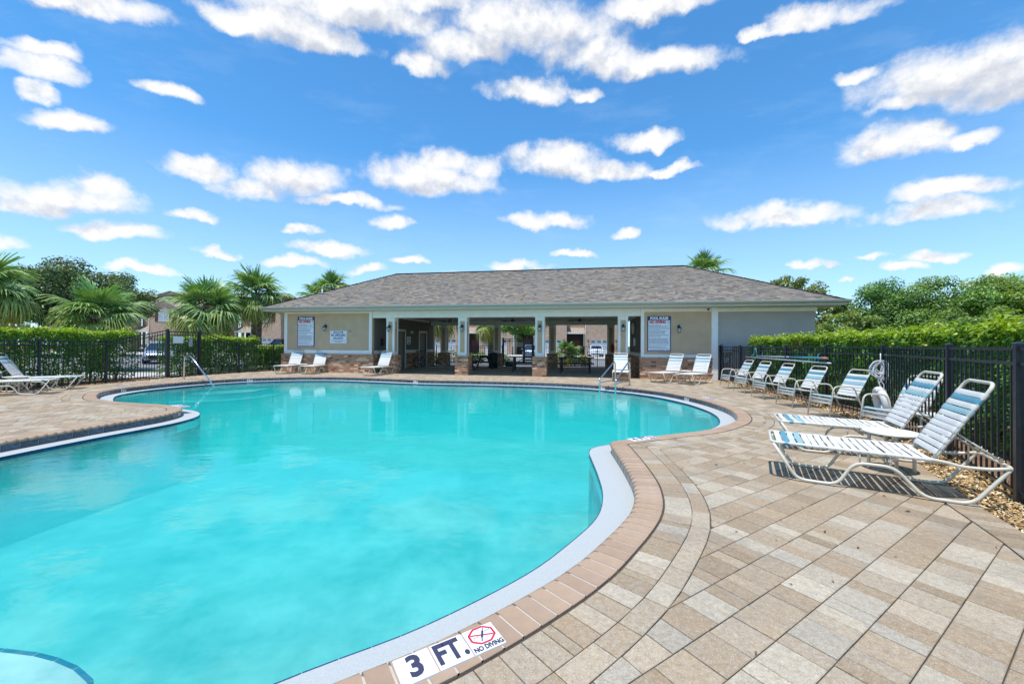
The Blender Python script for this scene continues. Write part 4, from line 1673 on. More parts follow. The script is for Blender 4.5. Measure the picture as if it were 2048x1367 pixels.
def shingles(parent, O, ux, up, nrm, width, run, trap0, trap1, name='shingles', exp=0.142):
    """rows of tabs on one slope: O eave corner, ux along the eave, up the slope; trap = inset per unit of run at each end"""
    mb = MB()
    rows = int(run / exp)
    cols = [(1.0, 1.0, 1.0), (1.15, 1.10, 1.02), (0.86, 0.85, 0.86), (0.96, 1.02, 1.10), (1.12, 1.02, 0.92), (0.76, 0.75, 0.76), (1.25, 1.2, 1.13)]
    for r in range(rows):
        s0 = r * exp - (0.03 if r == 0 else 0)
        s1 = s0 + exp * 1.25
        a, b = trap0 * r * exp, width - trap1 * r * exp
        x = a - rng.uniform(0, 0.2)
        while x < b:
            w_ = rng.choice([0.10, 0.14, 0.19, 0.25])
            x0, x1 = max(x, a), min(x + w_, b)
            if x1 - x0 > 0.03:
                t = np.array(cols[rng.integers(0, 7)]) * rng.uniform(0.85, 1.15)
                th = 0.012 + (0.006 if rng.random() < 0.45 else 0)
                e1 = min(s1, run)
                P = [O + ux * x0 + up * s0 + nrm * 0.002, O + ux * x1 + up * s0 + nrm * 0.002,
                     O + ux * x0 + up * s0 + nrm * (th + 0.004), O + ux * x1 + up * s0 + nrm * (th + 0.004),
                     O + ux * x1 + up * e1 + nrm * 0.005, O + ux * x0 + up * e1 + nrm * 0.005]
                q = len(mb.v)
                mb.v += [tuple(p) for p in P]
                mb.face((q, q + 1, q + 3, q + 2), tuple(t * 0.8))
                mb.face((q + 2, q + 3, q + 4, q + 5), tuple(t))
            x += w_
    link(name, mb, 'shingle', parent, kind='stuff')


def slope(parent, a, b, c, trap0, trap1, **k):
    a, b = Vector(a), Vector(b)
    ux = (b - a).normalized()
    nn = ux.cross(Vector(c) - a).normalized()
    up = nn.cross(ux).normalized()
    run = (Vector(c) - a).dot(up)
    shingles(parent, a, ux, up, nn, (b - a).length, run, trap0, trap1, **k)


kk = HALF / math.hypot(HALF, RZ - EZ)
slope(roof, E_[0], E_[1], A_, kk, kk)
slope(roof, E_[1], E_[2], B_, kk, kk)
slope(roof, E_[3], E_[0], A_, kk, kk)
slope(roof, E_[2], E_[3], B_, kk, kk, exp=0.30)
rc = MB()
for a, b in ((A_, B_), (E_[0], A_), (E_[3], A_), (E_[1], B_), (E_[2], B_)):
    a, b = Vector(a), Vector(b)
    L = (b - a).length
    m_ = int(L / 0.2)
    for k in range(m_):
        p, q = a + (b - a) * (k / m_), a + (b - a) * ((k + 1) / m_)
        v = rng.uniform(0.75, 1.3)
        rc.bar(p + Vector((0, 0, 0.022)), q + Vector((0, 0, 0.016)), 0.20, 0.014, (v, v, v))
link('ridge_cap', rc, 'ridge', roof)
# soffit, fascia, gutter
so = MB()
so.box(RX0 + 0.02, RX1 - 0.02, RY0 + 0.02, RY1 - 0.02, 2.888, 2.905)
link('soffit', so, 'soffit', ph)
cl = MB()
for k in range(72):
    y0 = 0.37 + k * 0.0935
    cl.box(-0.92, 11.18, y0, y0 + 0.086, 2.872, 2.8875)
link('beadboard_ceiling', cl, 'soffit', ph)
fa = MB()
for a, b in (((RX0 + 0.02, RY0 + 0.01), (RX1 - 0.02, RY0 + 0.01)), ((RX1 - 0.01, RY0), (RX1 - 0.01, RY1)), ((RX0 + 0.01, RY0), (RX0 + 0.01, RY1)), ((RX0 + 0.02, RY1 - 0.01), (RX1 - 0.02, RY1 - 0.01))):
    fa.bar((*a, 2.985), (*b, 2.985), 0.022, 0.185)
link('fascia', fa, 'fascia', ph)
gu = MB()
prof = [(0, 0), (-0.07, 0.0), (-0.11, 0.045), (-0.115, 0.105), (-0.10, 0.11)]
def gutter(p, q, out):
    p, q, out = Vector((*p, 0)), Vector((*q, 0)), Vector((*out, 0))
    b = len(gu.v)
    for e in (p, q):
        for d, z in prof:
            v = e - out * d
            gu.v.append((v.x, v.y, 2.975 + z))
    n_ = len(prof)
    for i in range(n_ - 1):
        gu.face((b + i, b + n_ + i, b + n_ + i + 1, b + i + 1))
gutter((RX0 - 0.1, RY0), (RX1 + 0.1, RY0), (0, -1))
gutter((RX1, RY1), (RX1, RY0 - 0.1), (1, 0))
gutter((RX0, RY0 - 0.1), (RX0, RY1), (-1, 0))
link('gutter', gu, 'gutter', ph)
v = MB()
v.box(-0.16, 0.16, -0.12, 0.12, 0, 0.02)
v.tube([(0, 0, 0.0), (0, 0, 0.2)], 0.035, 8)
link('vent_pipe', v, 'lens_clear', roof, loc=(-4.35, 1.15, EZ + (1.15 - RY0) * 0.495 + 0.0))

# ------------------------------------------------------------------ fittings on the pool house
def lantern(label, x, y, z, rz=0.0):
    t = thing('wall_lantern', label, 'lamp', BW(x, y, z), -TH + rz, 'carriage lanterns on the pool house')
    a = MB()
    a.lathe([(0.0, -0.015), (0.055, -0.015), (0.05, 0.0), (0.0, 0.01)], 12)
    for i, p in enumerate(a.v):
        a.v[i] = (p[0], -0.01 - p[2] if False else -(p[2] + 0.015), p[1] * 1.5 + 0.16)
    a.tube(fillet([(0, -0.01, 0.18), (0, -0.06, 0.26), (0, -0.14, 0.25), (0, -0.14, 0.18)], 0.04), 0.011, 6)
    link('bracket', a, 'dark_fixture', t)
    r = MB()
    r.lathe([(0.015, 0.20), (0.03, 0.17), (0.085, 0.115), (0.09, 0.10), (0.0, 0.10)], 8, (0, -0.14, 0))
    r.lathe([(0.0, -0.075), (0.03, -0.07), (0.05, -0.055), (0.05, -0.045), (0.0, -0.045)], 8, (0, -0.14, 0))
    link('cap', r, 'dark_fixture', t)
    g = MB()
    g.lathe([(0.045, -0.045), (0.076, 0.10)], 8, (0, -0.14, 0))
    gl = link('glass', g, 'lamp_glass', t)
    b = MB()
    for k in range(4):
        an = pi / 4 + k * pi / 2
        b.bar((0.047 * math.cos(an), -0.14 + 0.047 * math.sin(an), -0.05), (0.08 * math.cos(an), -0.14 + 0.08 * math.sin(an), 0.105), 0.008, 0.008)
    link('cage', b, 'dark_fixture', t)


lantern('dark carriage lantern beside the pool rules board on the left wall', -3.30, 0.015, 2.03)
lantern('dark carriage lantern on the far left pavilion column', -0.03, 0.05, 2.0)
lantern('dark carriage lantern on the second pavilion column from the left', 3.48, 0.05, 2.0)
lantern('dark carriage lantern on the third pavilion column from the left', 6.96, 0.05, 2.0)
lantern('dark carriage lantern on the column behind the ladder', 10.44, 0.05, 2.0)
lantern('dark carriage lantern right of the pool rules board on the right wall', 12.61, 0.015, 1.95)


def rules_sign(label, x0, x1, z0, z1):
    t = thing('rules_sign', label, 'sign', BW((x0 + x1) / 2, 0.018, (z0 + z1) / 2), -TH)
    w_, h_ = x1 - x0, z1 - z0
    X = Matrix.Rotation(pi / 2, 4, 'X')
    mb = MB()
    mb.bbox(-w_ / 2, w_ / 2, -h_ / 2, h_ / 2, 0.0, 0.02, 0.003, M=X)
    link('board', mb, 'sign_blue', t)
    mb = MB()
    mb.box(-w_ / 2 + 0.035, w_ / 2 - 0.035, -h_ / 2 + 0.03, h_ / 2 - 0.17, 0.0202, 0.0235, M=X)
    link('white_panel', mb, 'sign_white', t)
    text('heading', 'POOL RULES', 0.15, 'sign_white', t, (0, -0.0215, h_ / 2 - 0.09), bold=0.008, sx=w_ / 1.10)
    text('heading', 'NO DIVING', 0.15, 'sign_red', t, (-0.065 * w_, -0.0245, h_ / 2 - 0.245), bold=0.010, sx=w_ / 1.14)
    g = MB()
    for k in range(14):
        a0, a1 = 2 * pi * k / 14, 2 * pi * (k + 1) / 14
        g.bar((w_ * 0.40 + 0.042 * math.cos(a0), -0.0245, h_ / 2 - 0.245 + 0.042 * math.sin(a0)), (w_ * 0.40 + 0.042 * math.cos(a1), -0.0245, h_ / 2 - 0.245 + 0.042 * math.sin(a1)), 0.008, 0.002, up=(0, -1, 0))
    g.bar((w_ * 0.40 - 0.03, -0.0245, h_ / 2 - 0.215), (w_ * 0.40 + 0.03, -0.0245, h_ / 2 - 0.275), 0.008, 0.002, up=(0, -1, 0))
    link('prohibition_symbol', g, 'sign_ink', t)
    ln = MB()
    rr = np.random.default_rng(3)
    z = h_ / 2 - 0.36
    while z > -h_ / 2 + 0.13:
        x = -w_ / 2 + 0.06
        end = w_ / 2 - rr.choice([0.06, 0.10, 0.14, 0.22, 0.40])
        while x < end:
            l = rr.uniform(0.025, 0.085)
            ln.box(x, min(x + l, end), z - 0.006, z + 0.006, 0.0236, 0.0242, M=X)
            x += l + 0.013
        z -= rr.choice([0.028, 0.03, 0.046])
    link('small_print', ln, 'sign_ink', t, kind='stuff')
    ln = MB()
    for a, b in ((-0.40, -0.02), (0.0, 0.20), (0.30, 0.42)):
        x = a * w_
        while x < b * w_:
            ln.box(x, x + 0.035, -h_ / 2 + 0.05, -h_ / 2 + 0.075, 0.0236, 0.0242, M=X)
            x += 0.045
    link('footer_line', ln, 'sign_blue', t)


rules_sign('tall white pool rules board on the left tan wall', -4.83, -3.92, 1.21, 2.65)
rules_sign('tall white pool rules board on the right tan wall', 11.40, 12.31, 1.12, 2.56)

t = thing('warning_sign', 'white warning sign about no lifeguard on the left tan wall', 'sign', BW(-2.645, 0.018, 1.68), -TH)
X = Matrix.Rotation(pi / 2, 4, 'X')
mb = MB()
mb.bbox(-0.435, 0.435, -0.295, 0.295, 0, 0.012, 0.003, M=X)
link('board', mb, 'sign_white', t)
mb = MB()
mb.bbox(-0.25, 0.25, 0.185, 0.265, 0.0122, 0.015, 0.001, M=X)
link('header_bar', mb, 'sign_blue', t)
text('lettering', 'WARNING', 0.075, 'sign_white', t, (0, -0.0152, 0.224), bold=0.003, sx=1.15)
text('lettering', 'NO LIFEGUARD', 0.15, 'sign_blue', t, (0, -0.0128, 0.085), bold=0.005, sx=0.72)
text('lettering', 'ON DUTY', 0.15, 'sign_blue', t, (0, -0.0128, -0.065), bold=0.005, sx=0.78)
ln = MB()
for z, hw in ((-0.17, 0.36), (-0.205, 0.22), (-0.252, 0.17)):
    x = -hw
    while x < hw:
        l = random.uniform(0.03, 0.07)
        ln.box(x, min(x + l, hw), z - 0.009, z + 0.009, 0.0122, 0.0128, M=X)
        x += l + 0.014
link('small_print', ln, 'sign_ink', t, kind='stuff')

t = thing('floodlight', 'small twig like floodlight bracket above the lifeguard sign', 'lamp', BW(-2.12, 0.018, 1.93), -TH)
mb = MB()
mb.tube([(0, 0, 0), (0.06, -0.05, 0.02)], 0.014, 6)
mb.tube([(0.05, -0.06, 0.02), (0.15, -0.09, 0.03)], [0.02, 0.035], 8)
mb.tube([(0.05, -0.05, 0.02), (0.10, -0.09, 0.06)], [0.012, 0.022], 6)
link('lamp_head', mb, 'box_grey', t)
t = thing('security_camera', 'tiny black dome camera under the eave at the right corner', 'camera', BW(13.72, -0.02, 2.82), -TH)
mb = MB()
mb.lathe([(0.0, -0.05), (0.035, -0.035), (0.045, 0.0), (0.045, 0.02), (0.0, 0.02)], 12)
link('dome', mb, 'bin_dark', t)


# sign, emergency light and telephone on the side wall of the open bay
def side_item(name, label, cat, y, z, sy, sz, m, th=0.012):
    t = thing(name, label, cat, BW(-0.925, y, z), -TH)
    mb = MB()
    mb.bbox(-sy / 2, sy / 2, -sz / 2, sz / 2, 0, th, 0.003, M=Matrix.Rotation(pi / 2, 4, 'Z') @ Matrix.Rotation(pi / 2, 4, 'X'))
    link('panel', mb, m, t)
    return t


s_ = side_item('safety_sign', 'white sign with red emblem on the shaded pavilion wall', 'sign', 3.98, 1.57, 0.46, 0.44, 'sign_white')
mb = MB()
for k in range(16):
    a0, a1 = 2 * pi * k / 16, 2 * pi * (k + 1) / 16
    mb.bar((0.0145, 0.11 * math.cos(a0), 0.05 + 0.11 * math.sin(a0)), (0.0145, 0.11 * math.cos(a1), 0.05 + 0.11 * math.sin(a1)), 0.03, 0.003, up=(1, 0, 0))
mb.bar((0.0145, -0.07, 0.12), (0.0145, 0.07, -0.02), 0.03, 0.003, up=(1, 0, 0))
link('emblem', mb, 'sign_red', s_)
mb = MB()
mb.box(0.0125, 0.015, -0.17, 0.17, -0.18, -0.12)
link('text_bar', mb, 'sign_blue', s_)
e_ = side_item('emergency_light', 'white twin emergency light above the shaded wall sign', 'lamp', 4.34, 2.02, 0.26, 0.10, 'lens_clear', 0.05)
mb = MB()
for q in (-0.09, 0.09):
    mb.lathe([(0.0, 0.0), (0.035, 0.0), (0.05, 0.03), (0.0, 0.04)], 10, (0.04, q, 0.06))
link('lamp_head', mb, 'lens_clear', e_)
side_item('wall_telephone', 'black wall telephone box by the first column', 'telephone', 0.95, 1.46, 0.2, 0.34, 'bin_dark', 0.1)


def fan(label, x, y):
    t = thing('ceiling_fan', label, 'fan', BW(x, y, 2.58), -TH + random.uniform(-0.3, 0.3), 'ceiling fans in the pavilion')
    mb = MB()
    mb.lathe([(0.0, 0.29), (0.07, 0.29), (0.05, 0.24), (0.014, 0.22), (0.014, 0.13), (0.09, 0.11), (0.115, 0.06), (0.105, 0.01), (0.06, -0.02), (0.0, -0.025)], 16)
    link('motor', mb, 'dark_fixture', t)
    for k in range(5):
        M = Matrix.Rotation(2 * pi * k / 5 + 0.2, 4, 'Z')
        b = MB()
        b.bar(M @ Vector((0.08, 0, 0.03)), M @ Vector((0.20, 0, 0.03)), 0.04, 0.008)
        P = [Vector(p) for p in ((0.18, -0.055, 0.022), (0.68, -0.07, 0.018), (0.70, 0.06, 0.040), (0.18, 0.055, 0.038))]
        b.hexa([M @ p for p in P] + [M @ (p + Vector((0, 0, 0.008))) for p in P])
        link('blade', b, 'dark_fixture', t)


fan('dark ceiling fan nearest the shaded side wall with the doors', 1.69, 3.5)
fan('dark ceiling fan in the middle bay of the pavilion', 5.13, 3.5)
fan('dark ceiling fan in the bay nearest the right wall', 8.59, 3.5)
for x, lab in ((3.85, 'round ceiling light in the middle bay of the pavilion'), (7.08, 'round ceiling light just right of the third column'), (9.46, 'round ceiling light nearest the right pavilion wall')):
    t = thing('ceiling_light', lab, 'lamp', BW(x, 3.6, 2.87), -TH, 'ceiling lights in the pavilion')
    mb = MB()
    mb.lathe([(0.0, 0.0), (0.15, 0.0), (0.15, -0.05), (0.12, -0.06), (0.0, -0.06)], 14)
    link('housing', mb, 'dark_fixture', t)
    mb = MB()
    mb.lathe([(0.12, -0.061), (0.10, -0.12), (0.05, -0.15), (0.0, -0.155)], 14)
    link('globe', mb, 'lamp_glass', t)

# right wall of the open bay: life ring, box, extinguisher on the far column
def torus(mb, R_, r_, n=28, m=10, M=None, tint=(1, 1, 1)):
    b = len(mb.v)
    for i in range(n):
        a = 2 * pi * i / n
        for j in range(m):
            c = 2 * pi * j / m
            p = Vector(((R_ + r_ * math.cos(c)) * math.cos(a), (R_ + r_ * math.cos(c)) * math.sin(a), r_ * math.sin(c)))
            mb.v.append(tuple(M @ p if M is not None else p))
    for i in range(n):
        for j in range(m):
            i2, j2 = (i + 1) % n, (j + 1) % m
            mb.face((b + i * m + j, b + i2 * m + j, b + i2 * m + j2, b + i * m + j2), tint, 0, True)


t = thing('life_ring', 'white life ring hung high on the shaded right pavilion wall', 'life ring', BW(11.18, 3.2, 2.18), -TH)
mb = MB()
torus(mb, 0.25, 0.05, M=Matrix.Rotation(pi / 2, 4, 'Y'))
link('ring', mb, 'ring_white', t)
t = thing('soap_dispenser', 'small white box under the life ring on the pavilion wall', 'box', BW(11.20, 2.75, 1.53), -TH)
mb = MB()
mb.bbox(-0.05, 0.04, -0.06, 0.06, -0.19, 0.19, 0.01)
link('case', mb, 'sign_white', t)
t = thing('fire_extinguisher', 'red fire extinguisher on the rear column near the white sedan', 'fire extinguisher', BW(10.42, 6.99, 1.22), -TH)
mb = MB()
mb.lathe([(0.0, -0.26), (0.075, -0.26), (0.08, -0.24), (0.08, 0.12), (0.05, 0.19), (0.02, 0.2), (0.0, 0.2)], 12, (0, -0.02, 0))
link('cylinder', mb, 'ext_red', t)
mb = MB()
mb.box(-0.02, 0.02, -0.09, 0.05, 0.2, 0.26)
mb.tube([(0.02, -0.03, 0.22), (0.1, -0.04, 0.15), (0.09, -0.04, -0.1)], 0.012, 6)
link('valve', mb, 'bin_dark', t)


# bins
def bin_(label, x, y, r, h, m, rim=True):
    t = thing('rubbish_bin', label, 'bin', BW(x, y, 0), -TH)
    mb = MB()
    mb.lathe([(0.0, 0.0), (r * 0.82, 0.0), (r * 0.85, 0.03), (r * 0.97, h * 0.92), (r * 0.97, h)], 20)
    link('body', mb, m, t)
    mb = MB()
    mb.lathe([(r * 0.95, h - 0.06), (r * 1.05, h - 0.06), (r * 1.06, h + 0.0), (r * 0.9, h + 0.03), (r * 0.5, h + 0.09), (0, h + 0.1)], 20)
    link('lid', mb, m, t)


bin_('round dark green rubbish bin by the rear column', 3.55, 5.75, 0.30, 0.82, 'bin_green')
bin_('black rubbish bin against the right pavilion wall', 10.82, 4.2, 0.24, 0.75, 'bin_dark')
t = thing('storage_box', 'low blue box on the floor beside the rear column', 'box', BW(4.35, 6.7, 0), -TH)
mb = MB()
mb.bbox(-0.22, 0.22, -0.18, 0.18, 0, 0.36, 0.02)
link('case', mb, 'bin_green', t)


# picnic tables
def picnic_table(label, x, y, rz):
    t = thing('picnic_table', label, 'picnic table', BW(x, y, 0), -TH + rz, 'picnic tables in the pavilion')
    L = 1.83
    for k in range(5):
        b = MB()
        y0 = -0.36 + k * 0.147
        b.bbox(-L / 2, L / 2, y0, y0 + 0.138, 0.715, 0.753, 0.004)
        link('tabletop_plank', b, 'table_wood', t)
    for s in (-1, 1):
        for k in range(2):
            b = MB()
            y0 = s * 0.66 + (k - 1) * 0.145
            b.bbox(-L / 2, L / 2, y0 + 0.004, y0 + 0.138, 0.425, 0.462, 0.004)
            link('bench_plank', b, 'table_wood', t)
        x0 = s * (L / 2 - 0.22)
        for q in (-1, 1):
            b = MB()
            b.bar((x0, q * 0.20, 0.71), (x0, q * 0.60, 0.0), 0.038, 0.09, up=(1, 0, 0))
            link('leg', b, 'table_wood', t)
        b = MB()
        b.box(x0 + 0.02, x0 + 0.058, -0.74, 0.74, 0.335, 0.424)
        b.box(x0 + 0.02, x0 + 0.058, -0.34, 0.34, 0.63, 0.714)
        link('crossbar', b, 'table_wood', t)
        b = MB()
        b.bar((x0, 0, 0.38), (s * 0.14, 0, 0.70), 0.038, 0.085, up=(0, 1, 0))
        link('brace', b, 'table_wood', t)


picnic_table('dark picnic table turned end on behind the second column', 2.95, 4.1, R(62))
picnic_table('dark picnic table half hidden behind the third column', 5.95, 3.4, R(4))
picnic_table('dark picnic table in the bay left of the ladder', 8.40, 3.1, R(0))


# bicycle
def bicycle():
    t = thing('bicycle', 'purple bicycle leaning on the shaded pavilion wall between the doors', 'bicycle', BW(-0.55, 4.6, 0), -TH + pi / 2 + 0.06)
    for x in (-0.52, 0.52):
        w_ = MB()
        M = Matrix.Translation((x, 0, 0.33)) @ Matrix.Rotation(pi / 2, 4, 'X')
        torus(w_, 0.305, 0.022, 28, 8, M)
        ty = link('wheel', w_, 'tyre', t)
        s = MB()
        torus(s, 0.28, 0.008, 28, 6, M)
        for k in range(10):
            a = 2 * pi * k / 10
            s.bar((x, 0, 0.33), (x + 0.28 * math.cos(a), 0, 0.33 + 0.28 * math.sin(a)), 0.003, 0.003)
        link('spokes', s, 'chrome', ty)
    f = MB()
    bb, seat, head, rear = (-0.1, 0, 0.30), (-0.22, 0, 0.80), (0.36, 0, 0.78), (-0.52, 0, 0.33)
    for a, b in ((bb, seat), (bb, (0.38, 0, 0.68)), (seat, head), (bb, rear), ((-0.2, 0, 0.72), rear), ((0.36, 0, 0.84), (0.52, 0, 0.33))):
        f.tube([a, b], 0.016, 8)
    link('frame', f, 'purple_paint', t)
    f = MB()
    f.tube([seat, (-0.245, 0, 0.92)], 0.012, 6)
    f.bbox(-0.38, -0.12, -0.07, 0.07, 0.92, 0.97, 0.015)
    link('saddle', f, 'bin_dark', t)
    f = MB()
    f.tube([(0.36, 0, 0.84), (0.35, 0, 0.98)], 0.013, 6)
    f.tube(fillet([(0.24, -0.3, 1.03), (0.36, -0.24, 0.99), (0.36, 0.24, 0.99), (0.24, 0.3, 1.03)], 0.06), 0.012, 6)
    link('handlebar', f, 'bin_dark', t)
    f = MB()
    f.lathe([(0.0, -0.01), (0.09, -0.01), (0.09, 0.01), (0, 0.01)], 14)
    f.v = [(p[0] - 0.1, p[2] - 0.05, p[1] + 0.30) for p in f.v]
    f.bar((-0.1, -0.07, 0.30), (-0.02, -0.07, 0.16), 0.015, 0.015)
    link('crank', f, 'chrome', t)


bicycle()

# ------------------------------------------------------------------ rear fence and gate of the pavilion
def BL(x, y):
    return B2(x, y)


fence('metal_fence', 'black metal fence behind the pavilion, left of the rear gate', [BL(-0.95, 8.3), BL(1.4, 8.3), BL(3.55, 8.3)], [1.36] * 3, 0.115, z=-0.06)
fence('metal_fence', 'black metal fence behind the pavilion, right of the rear gate', [BL(5.62, 8.3), BL(7.6, 8.3), BL(9.6, 8.3), BL(11.6, 8.3)], [1.36] * 4, 0.115, z=-0.06)
g2, L2 = gate('taller black gate with a small sign in the rear fence', BL(3.6, 8.3), BL(5.57, 8.3), 1.78, 1)
nb = blank_sign('small white notice on the rear gate behind the pavilion', g2, 0.92, 1.30, 1.27, 1.56)
mb = MB()
for k, z in enumerate((0.08, 0.02, -0.06)):
    mb.box(-0.13, 0.13, -0.0065, -0.0048, z - 0.012, z + 0.012)
link('text_bar', mb, 'sign_ink', nb)
fence('metal_fence', 'short black metal fence between the pool house corner and the hedge', [B2(14.12, -0.12), (8.27, 15.86)] if False else [(8.18, 15.95), (9.35, 15.55)], [1.36] * 2, 0.11)

for lab, x, z, sx, sz in (('grey electrical box on the wing wall behind the fence', 14.42, 1.28, 0.34, 0.36), ('small grey meter box below the electrical box', 14.38, 0.80, 0.20, 0.20)):
    t = thing('electrical_box', lab, 'box', BW(x, 0.045, z), -TH)
    mb = MB()
    mb.bbox(-sx / 2, sx / 2, -sz / 2, sz / 2, 0, 0.12, 0.008, M=Matrix.Rotation(pi / 2, 4, 'X'))
    mb.tube([(0.0, -0.05, -sz / 2), (0.0, -0.05, -0.75)], 0.018, 6)
    link('case', mb, 'box_grey', t)

# ------------------------------------------------------------------ sun loungers
WHITE, BLUE, LIGHT, PALE = (1, 1, 1), (0.13, 0.43, 0.60), (0.40, 0.70, 0.80), (0.82, 0.93, 0.97)


def strap_mesh(half, wid, tint, r=0.0145, crown=0.003):
    prof = [(-half + 0.03, -r - 0.004), (-half - 0.005, -r - 0.004), (-half - r - 0.003, 0), (-half - 0.006, r + 0.003), (-half + 0.03, r + 0.0035),
            (-half * 0.5, r + 0.001), (0, r - 0.002)]
    prof = prof + [(-a, b) for a, b in prof[-2::-1]]
    mb = MB()
    for x, dz in ((-wid / 2, -crown), (-wid / 4, 0), (wid / 4, 0), (wid / 2, -crown)):
        for (y, z) in prof:
            s = 1 if z > -r else -1
            mb.v.append((x, y, z + dz * s))
    n = len(prof)
    for i in range(3):
        for j in range(n - 1):
            mb.face((i * n + j, (i + 1) * n + j, (i + 1) * n + j + 1, i * n + j + 1), tint, 0, True)
    me = mb.mesh('strap')
    me.materials.append(MATS['strap'])
    return me


GL = 'white strap sun loungers round the pool'


def make_lounger():
    t = thing('sun_lounger', '', 'sun lounger', group=GL)
    H = 0.30
    rail = MB()
    pts = [(1.65, -H, 0.35), (1.54, -H, 0.325), (1.38, -H, 0.318), (1.23, -H, 0.352), (0.0, -H, 0.362),
           (0.0, H, 0.362), (1.23, H, 0.352), (1.38, H, 0.318), (1.54, H, 0.325), (1.65, H, 0.35)]
    rail.tube(fillet(pts, 0.05), 0.0145, 9)
    link('bed_frame', rail, 'frame_cream', t)
    for s in (-1, 1):
        leg = MB()
        P = [(0.015, s * H, 0.352), (0.215, s * H, 0.0145), (0.53, s * H, 0.0145), (0.66, s * H, 0.247), (0.94, s * H, 0.247), (1.13, s * H, 0.0145),
             (1.43, s * H, 0.0145), (1.655, s * H, 0.35), (1.66, s * (H - 0.10), 0.352)]
        leg.tube(fillet(P, 0.085, 7), 0.0150, 9)
        for x in (0.70, 0.915):
            leg.tube([(x, s * H, 0.247), (x, s * H, 0.35)], 0.0085, 6)
        link('leg_frame', leg, 'frame_cream', t)
    cb = MB()
    cb.tube([(1.66, -H + 0.09, 0.352), (1.66, H - 0.09, 0.352)], 0.0145, 8)
    for x in (0.80, 1.20):
        cb.tube([(x, -H, 0.33), (x, H, 0.33)], 0.011, 6)
    link('crossbar', cb, 'frame_cream', t)
    hb = 0.262
    dx, dz = 0.372, 0.672
    Lb = math.hypot(dx, dz)
    bk = MB()
    o = Vector((1.205, 0, 0.365))
    d = Vector((dx, 0, dz)).normalized()
    P = [o + Vector((0, -hb, 0)), o + d * Lb + Vector((0, -hb, 0)), o + d * Lb + Vector((0, hb, 0)), o + Vector((0, hb, 0))]
    bk.tube(fillet(P, 0.085, 8), 0.0150, 9)
    bt = link('backrest_frame', bk, 'frame_cream', t)
    pr = MB()
    for s in (-1, 1):
        q = o + d * 0.29 + Vector((0.0, s * 0.20, -0.012))
        e = Vector((1.64, s * 0.20, 0.375))
        pr.tube([q, e], 0.0085, 6)
        for k in range(5):
            f = 0.45 + k * 0.11
            c = q.lerp(e, f)
            pr.tube(fillet([c, c + Vector((0.012, 0, -0.03)), c + Vector((0.035, 0, -0.026)), c + Vector((0.04, 0, -0.008))], 0.01, 3), 0.004, 5)
    pr.tube([o + d * 0.29 + Vector((0, -0.25, -0.012)), o + d * 0.29 + Vector((0, 0.25, -0.012))], 0.008, 6)
    link('prop', pr, 'frame_cream', t)
    ms = {c: strap_mesh(H, 0.049, c) for c in (WHITE, BLUE, LIGHT, PALE)}
    for k in range(19):
        c = {1: BLUE, 2: PALE, 3: LIGHT}.get(k, WHITE)
        x = 0.065 + k * 0.0605
        link('bed_strap', ms[c], None, t, loc=(x, 0, 0.362 - 0.008 * x))
    mb_ = {c: strap_mesh(hb, 0.052, c) for c in (WHITE, BLUE, LIGHT)}
    ang = math.atan2(dz, dx)
    for k in range(11):
        c = {1: BLUE, 3: LIGHT}.get(k, WHITE)
        s = Lb - 0.125 - k * 0.0585
        p = o + d * s
        so_ = link('back_strap', mb_[c], None, t, loc=p)
        so_.rotation_euler = (0, -ang, 0)
    return t


proto = make_lounger()
km = None
LOUNGERS = [
    ((2.835, 4.39), -31.2, 'nearest white strap sun lounger, its rear legs reaching the wood chips'),
    ((3.66, 5.53), -27.0, 'white sun lounger just behind the nearest one, raised back by the fence'),
    ((-12.12, 10.62), 212.7, 'front white sun lounger at the left edge, beside the little bay'),
    ((-12.60, 11.72), 212.7, 'rear white sun lounger at the left edge, closer to the hedge'),
    ((-10.25, 17.72), 92.0, 'white sun lounger at the far left of the brick wall, beside the black fence'),
    ((-9.02, 17.58), 92.0, 'white sun lounger below the lifeguard sign, right of a small table'),
    ((-6.10, 16.86), 76.0, 'lone white sun lounger in front of the first pavilion column'),
    ((4.04, 14.82), 75.0, 'white sun lounger seen from its foot end behind the ladder rails'),
    ((5.22, 14.55), 40.0, 'white sun lounger below the right pool rules board'),
    ((5.97, 13.92), 40.0, 'white sun lounger at the white corner post of the right wall'),
]
km = kidmap()
for i, (p, a, lab) in enumerate(LOUNGERS):
    if i == 0:
        proto.location = (*p, 0.004)
        proto.rotation_euler = (0, 0, R(a))
        proto['label'] = lab
    else:
        copy_tree(proto, km, (*p, 0.004), R(a), lab)


